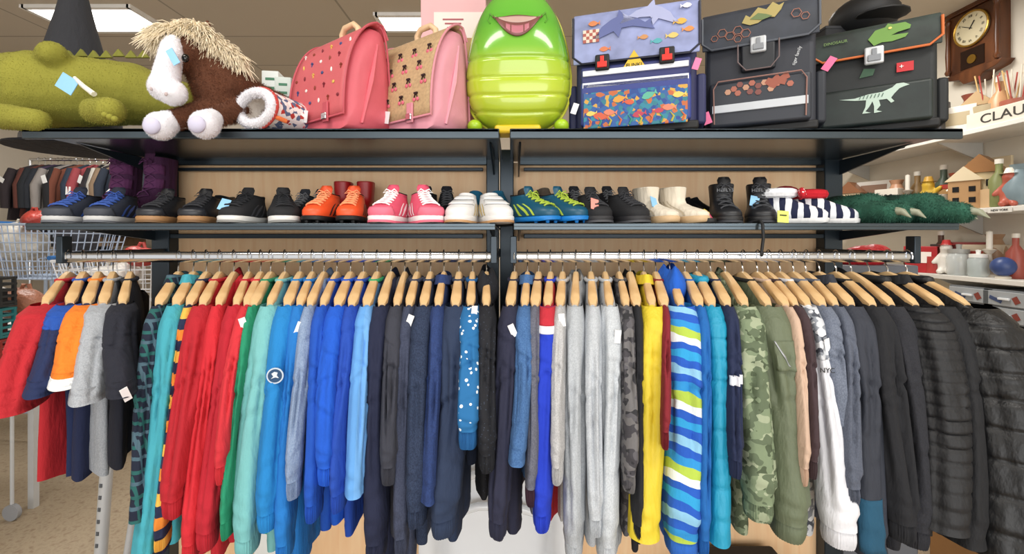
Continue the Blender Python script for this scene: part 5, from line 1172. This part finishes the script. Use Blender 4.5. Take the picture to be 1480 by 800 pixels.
for i,(x,y,z,s,c,lb) in enumerate(((-2.75,3.1,1.12,.17,'#d9d6d0','crumpled white plastic bag in the nearer trolley'),(-2.42,3.2,1.1,.16,'#6e5040','brown bundle in the nearer trolley'),(-2.55,3.1,1.28,.11,'#b4403a','small red bundle on top of the nearer trolley'),(-2.3,3.1,1.26,.10,'#3c4258','dark blue bundle on top of the nearer trolley'),(-3.6,3.3,1.38,.19,'#c9c4ba','beige heap of cloth in the far trolley'),(-3.25,3.35,1.4,.16,'#3a3c44','dark bundle in the far trolley'),(-3.45,3.25,1.54,.10,'#a4382e','red cloth on top of the far trolley'),(-3.1,3.3,1.56,.09,'#8a6a50','tan cloth on top of the far trolley'),(-3.02,2.55,.92,.2,'#d8d4ce','large translucent white bag on the white table'),(-2.70,2.5,.90,.15,'#a87058','tan bag beside the translucent bag on the white table'),(-3.3,2.6,.91,.17,'#e4e0da','bulging cream bag at the left of the white table'),(-2.55,2.65,.88,.13,'#d4cfc8','small white bag at the right corner of the white table'))):
    t=thing('stuffed_bag',lb,'bag',(x,y,z+ (.12 if z<1 else 0)))
    caps=[((rr.uniform(-.4,.4)*s,rr.uniform(-.3,.3)*s,rr.uniform(-.2,.2)*s),(rr.uniform(-.5,.5)*s,rr.uniform(-.4,.4)*s,rr.uniform(-.1,.3)*s),s*.6,s*.45) for _ in range(4)]
    blob('bag_body',caps,M(c,.4,0,.25,14,.9,14,.03),t,.02,2)
    MB().tube([(-.3*s,0,.45*s),(-.1*s,0,.85*s),(.1*s,0,.85*s),(.2*s,0,.45*s)],.01,6).build('knot',M(c,.4),t)
t=thing('white_table','white table carrying stuffed bags at the left','table',(-3.05,2.56,0))
MB().box((0,0,.875),(1.2,.5,.03)).build('table_top',WHITE,t,bevel=.004)
for sx in(-1,1):
    for sy in(-1,1): MB().box((sx*.55,sy*.21,.43),(.03,.03,.86)).build('leg',LG,t)
t=thing('crate_dolly','low chrome dolly under the folding crates','dolly',(-2.68,2.1,0))
MB().box((0,0,.60),(.42,.32,.02)).build('platform',STEEL,t)
for sx in(-1,1):
    for sy in(-1,1): MB().tube([(sx*.19,sy*.14,.6),(sx*.19,sy*.14,.08)],.008,8).build('leg',LG,t); MB().tube([(sx*.19,sy*.14-.01,.04),(sx*.19,sy*.14+.01,.04)],.04,14).build('wheel',M('#8e9094',.5),t)
for i,(c,lb) in enumerate((('#2a2e30','black folding crate, lowest of the stack at the left edge'),('#8c2a26','dark red folding crate, second from the bottom of the stack'),('#1f6f74','teal folding crate, third from the bottom of the stack'),('#1d2124','black folding crate, topmost of the stack at the left edge'))):
    t=thing('folding_crate',lb,'crate',(-2.68,2.1,.61+i*.152),(0,0,R(6)),'folding crates at the left edge')
    mb=MB(); mb.box((0,0,.006),(.4,.3,.012))
    for sx in(-1,1):
        for zz in(.02,.05,.08,.11,.14): mb.box((sx*.195,0,zz),(.01,.3,.012))
        for k in range(5): mb.box((sx*.195,-.14+k*.07,.075),(.012,.012,.14))
    for sy in(-1,1):
        for zz in(.02,.05,.08,.11,.14): mb.box((0,sy*.145,zz),(.4,.01,.012))
        for k in range(7): mb.box((-.19+k*.063,sy*.145,.075),(.012,.012,.14))
    mb.build('crate_body',M(c,.5),t)
    MB().box((0,0,.05),(.36,.26,.07)).build('folded_contents',M(['#3a3c40','#808488','#5a2a28'][i%3],.8),t,bevel=.01)
for i,(x,z,c,lb) in enumerate(((-4.3,1.0,'#a09484','brown carton on the back wall shelf'),(-3.9,1.0,'#c8beb0','cream carton on the back wall shelf'),(-3.4,1.0,'#6a5a50','dark brown carton on the back wall shelf'),(-2.9,1.0,'#8c3a34','red carton on the back wall shelf'),(-2.45,1.0,'#b4a894','beige carton on the back wall shelf'))):
    t=thing('carton',lb,'box',(x,4.78,z)); MB().box((0,0,.15),(.36,.3,.3)).build('carton_body',M(c,.8),t,bevel=.004); MB().box((0,-.151,.15),(.06,.002,.3)).build('packing_tape',M('#c8b088',.4),t)
t=thing('back_wall_shelf','long wooden shelf along the back wall at the left','shelf',(-3.4,4.8,1.0)); MB().box((0,0,-.015),(2.6,.4,.03)).build('shelf_board',M('#a08868',.6),t)
for x in(-1.2,0,1.2): MB().prism([(-.15,-.03),(.18,-.03),(.18,-.2)],x-.01,x+.01,axis='x').build('bracket',STEEL,t)
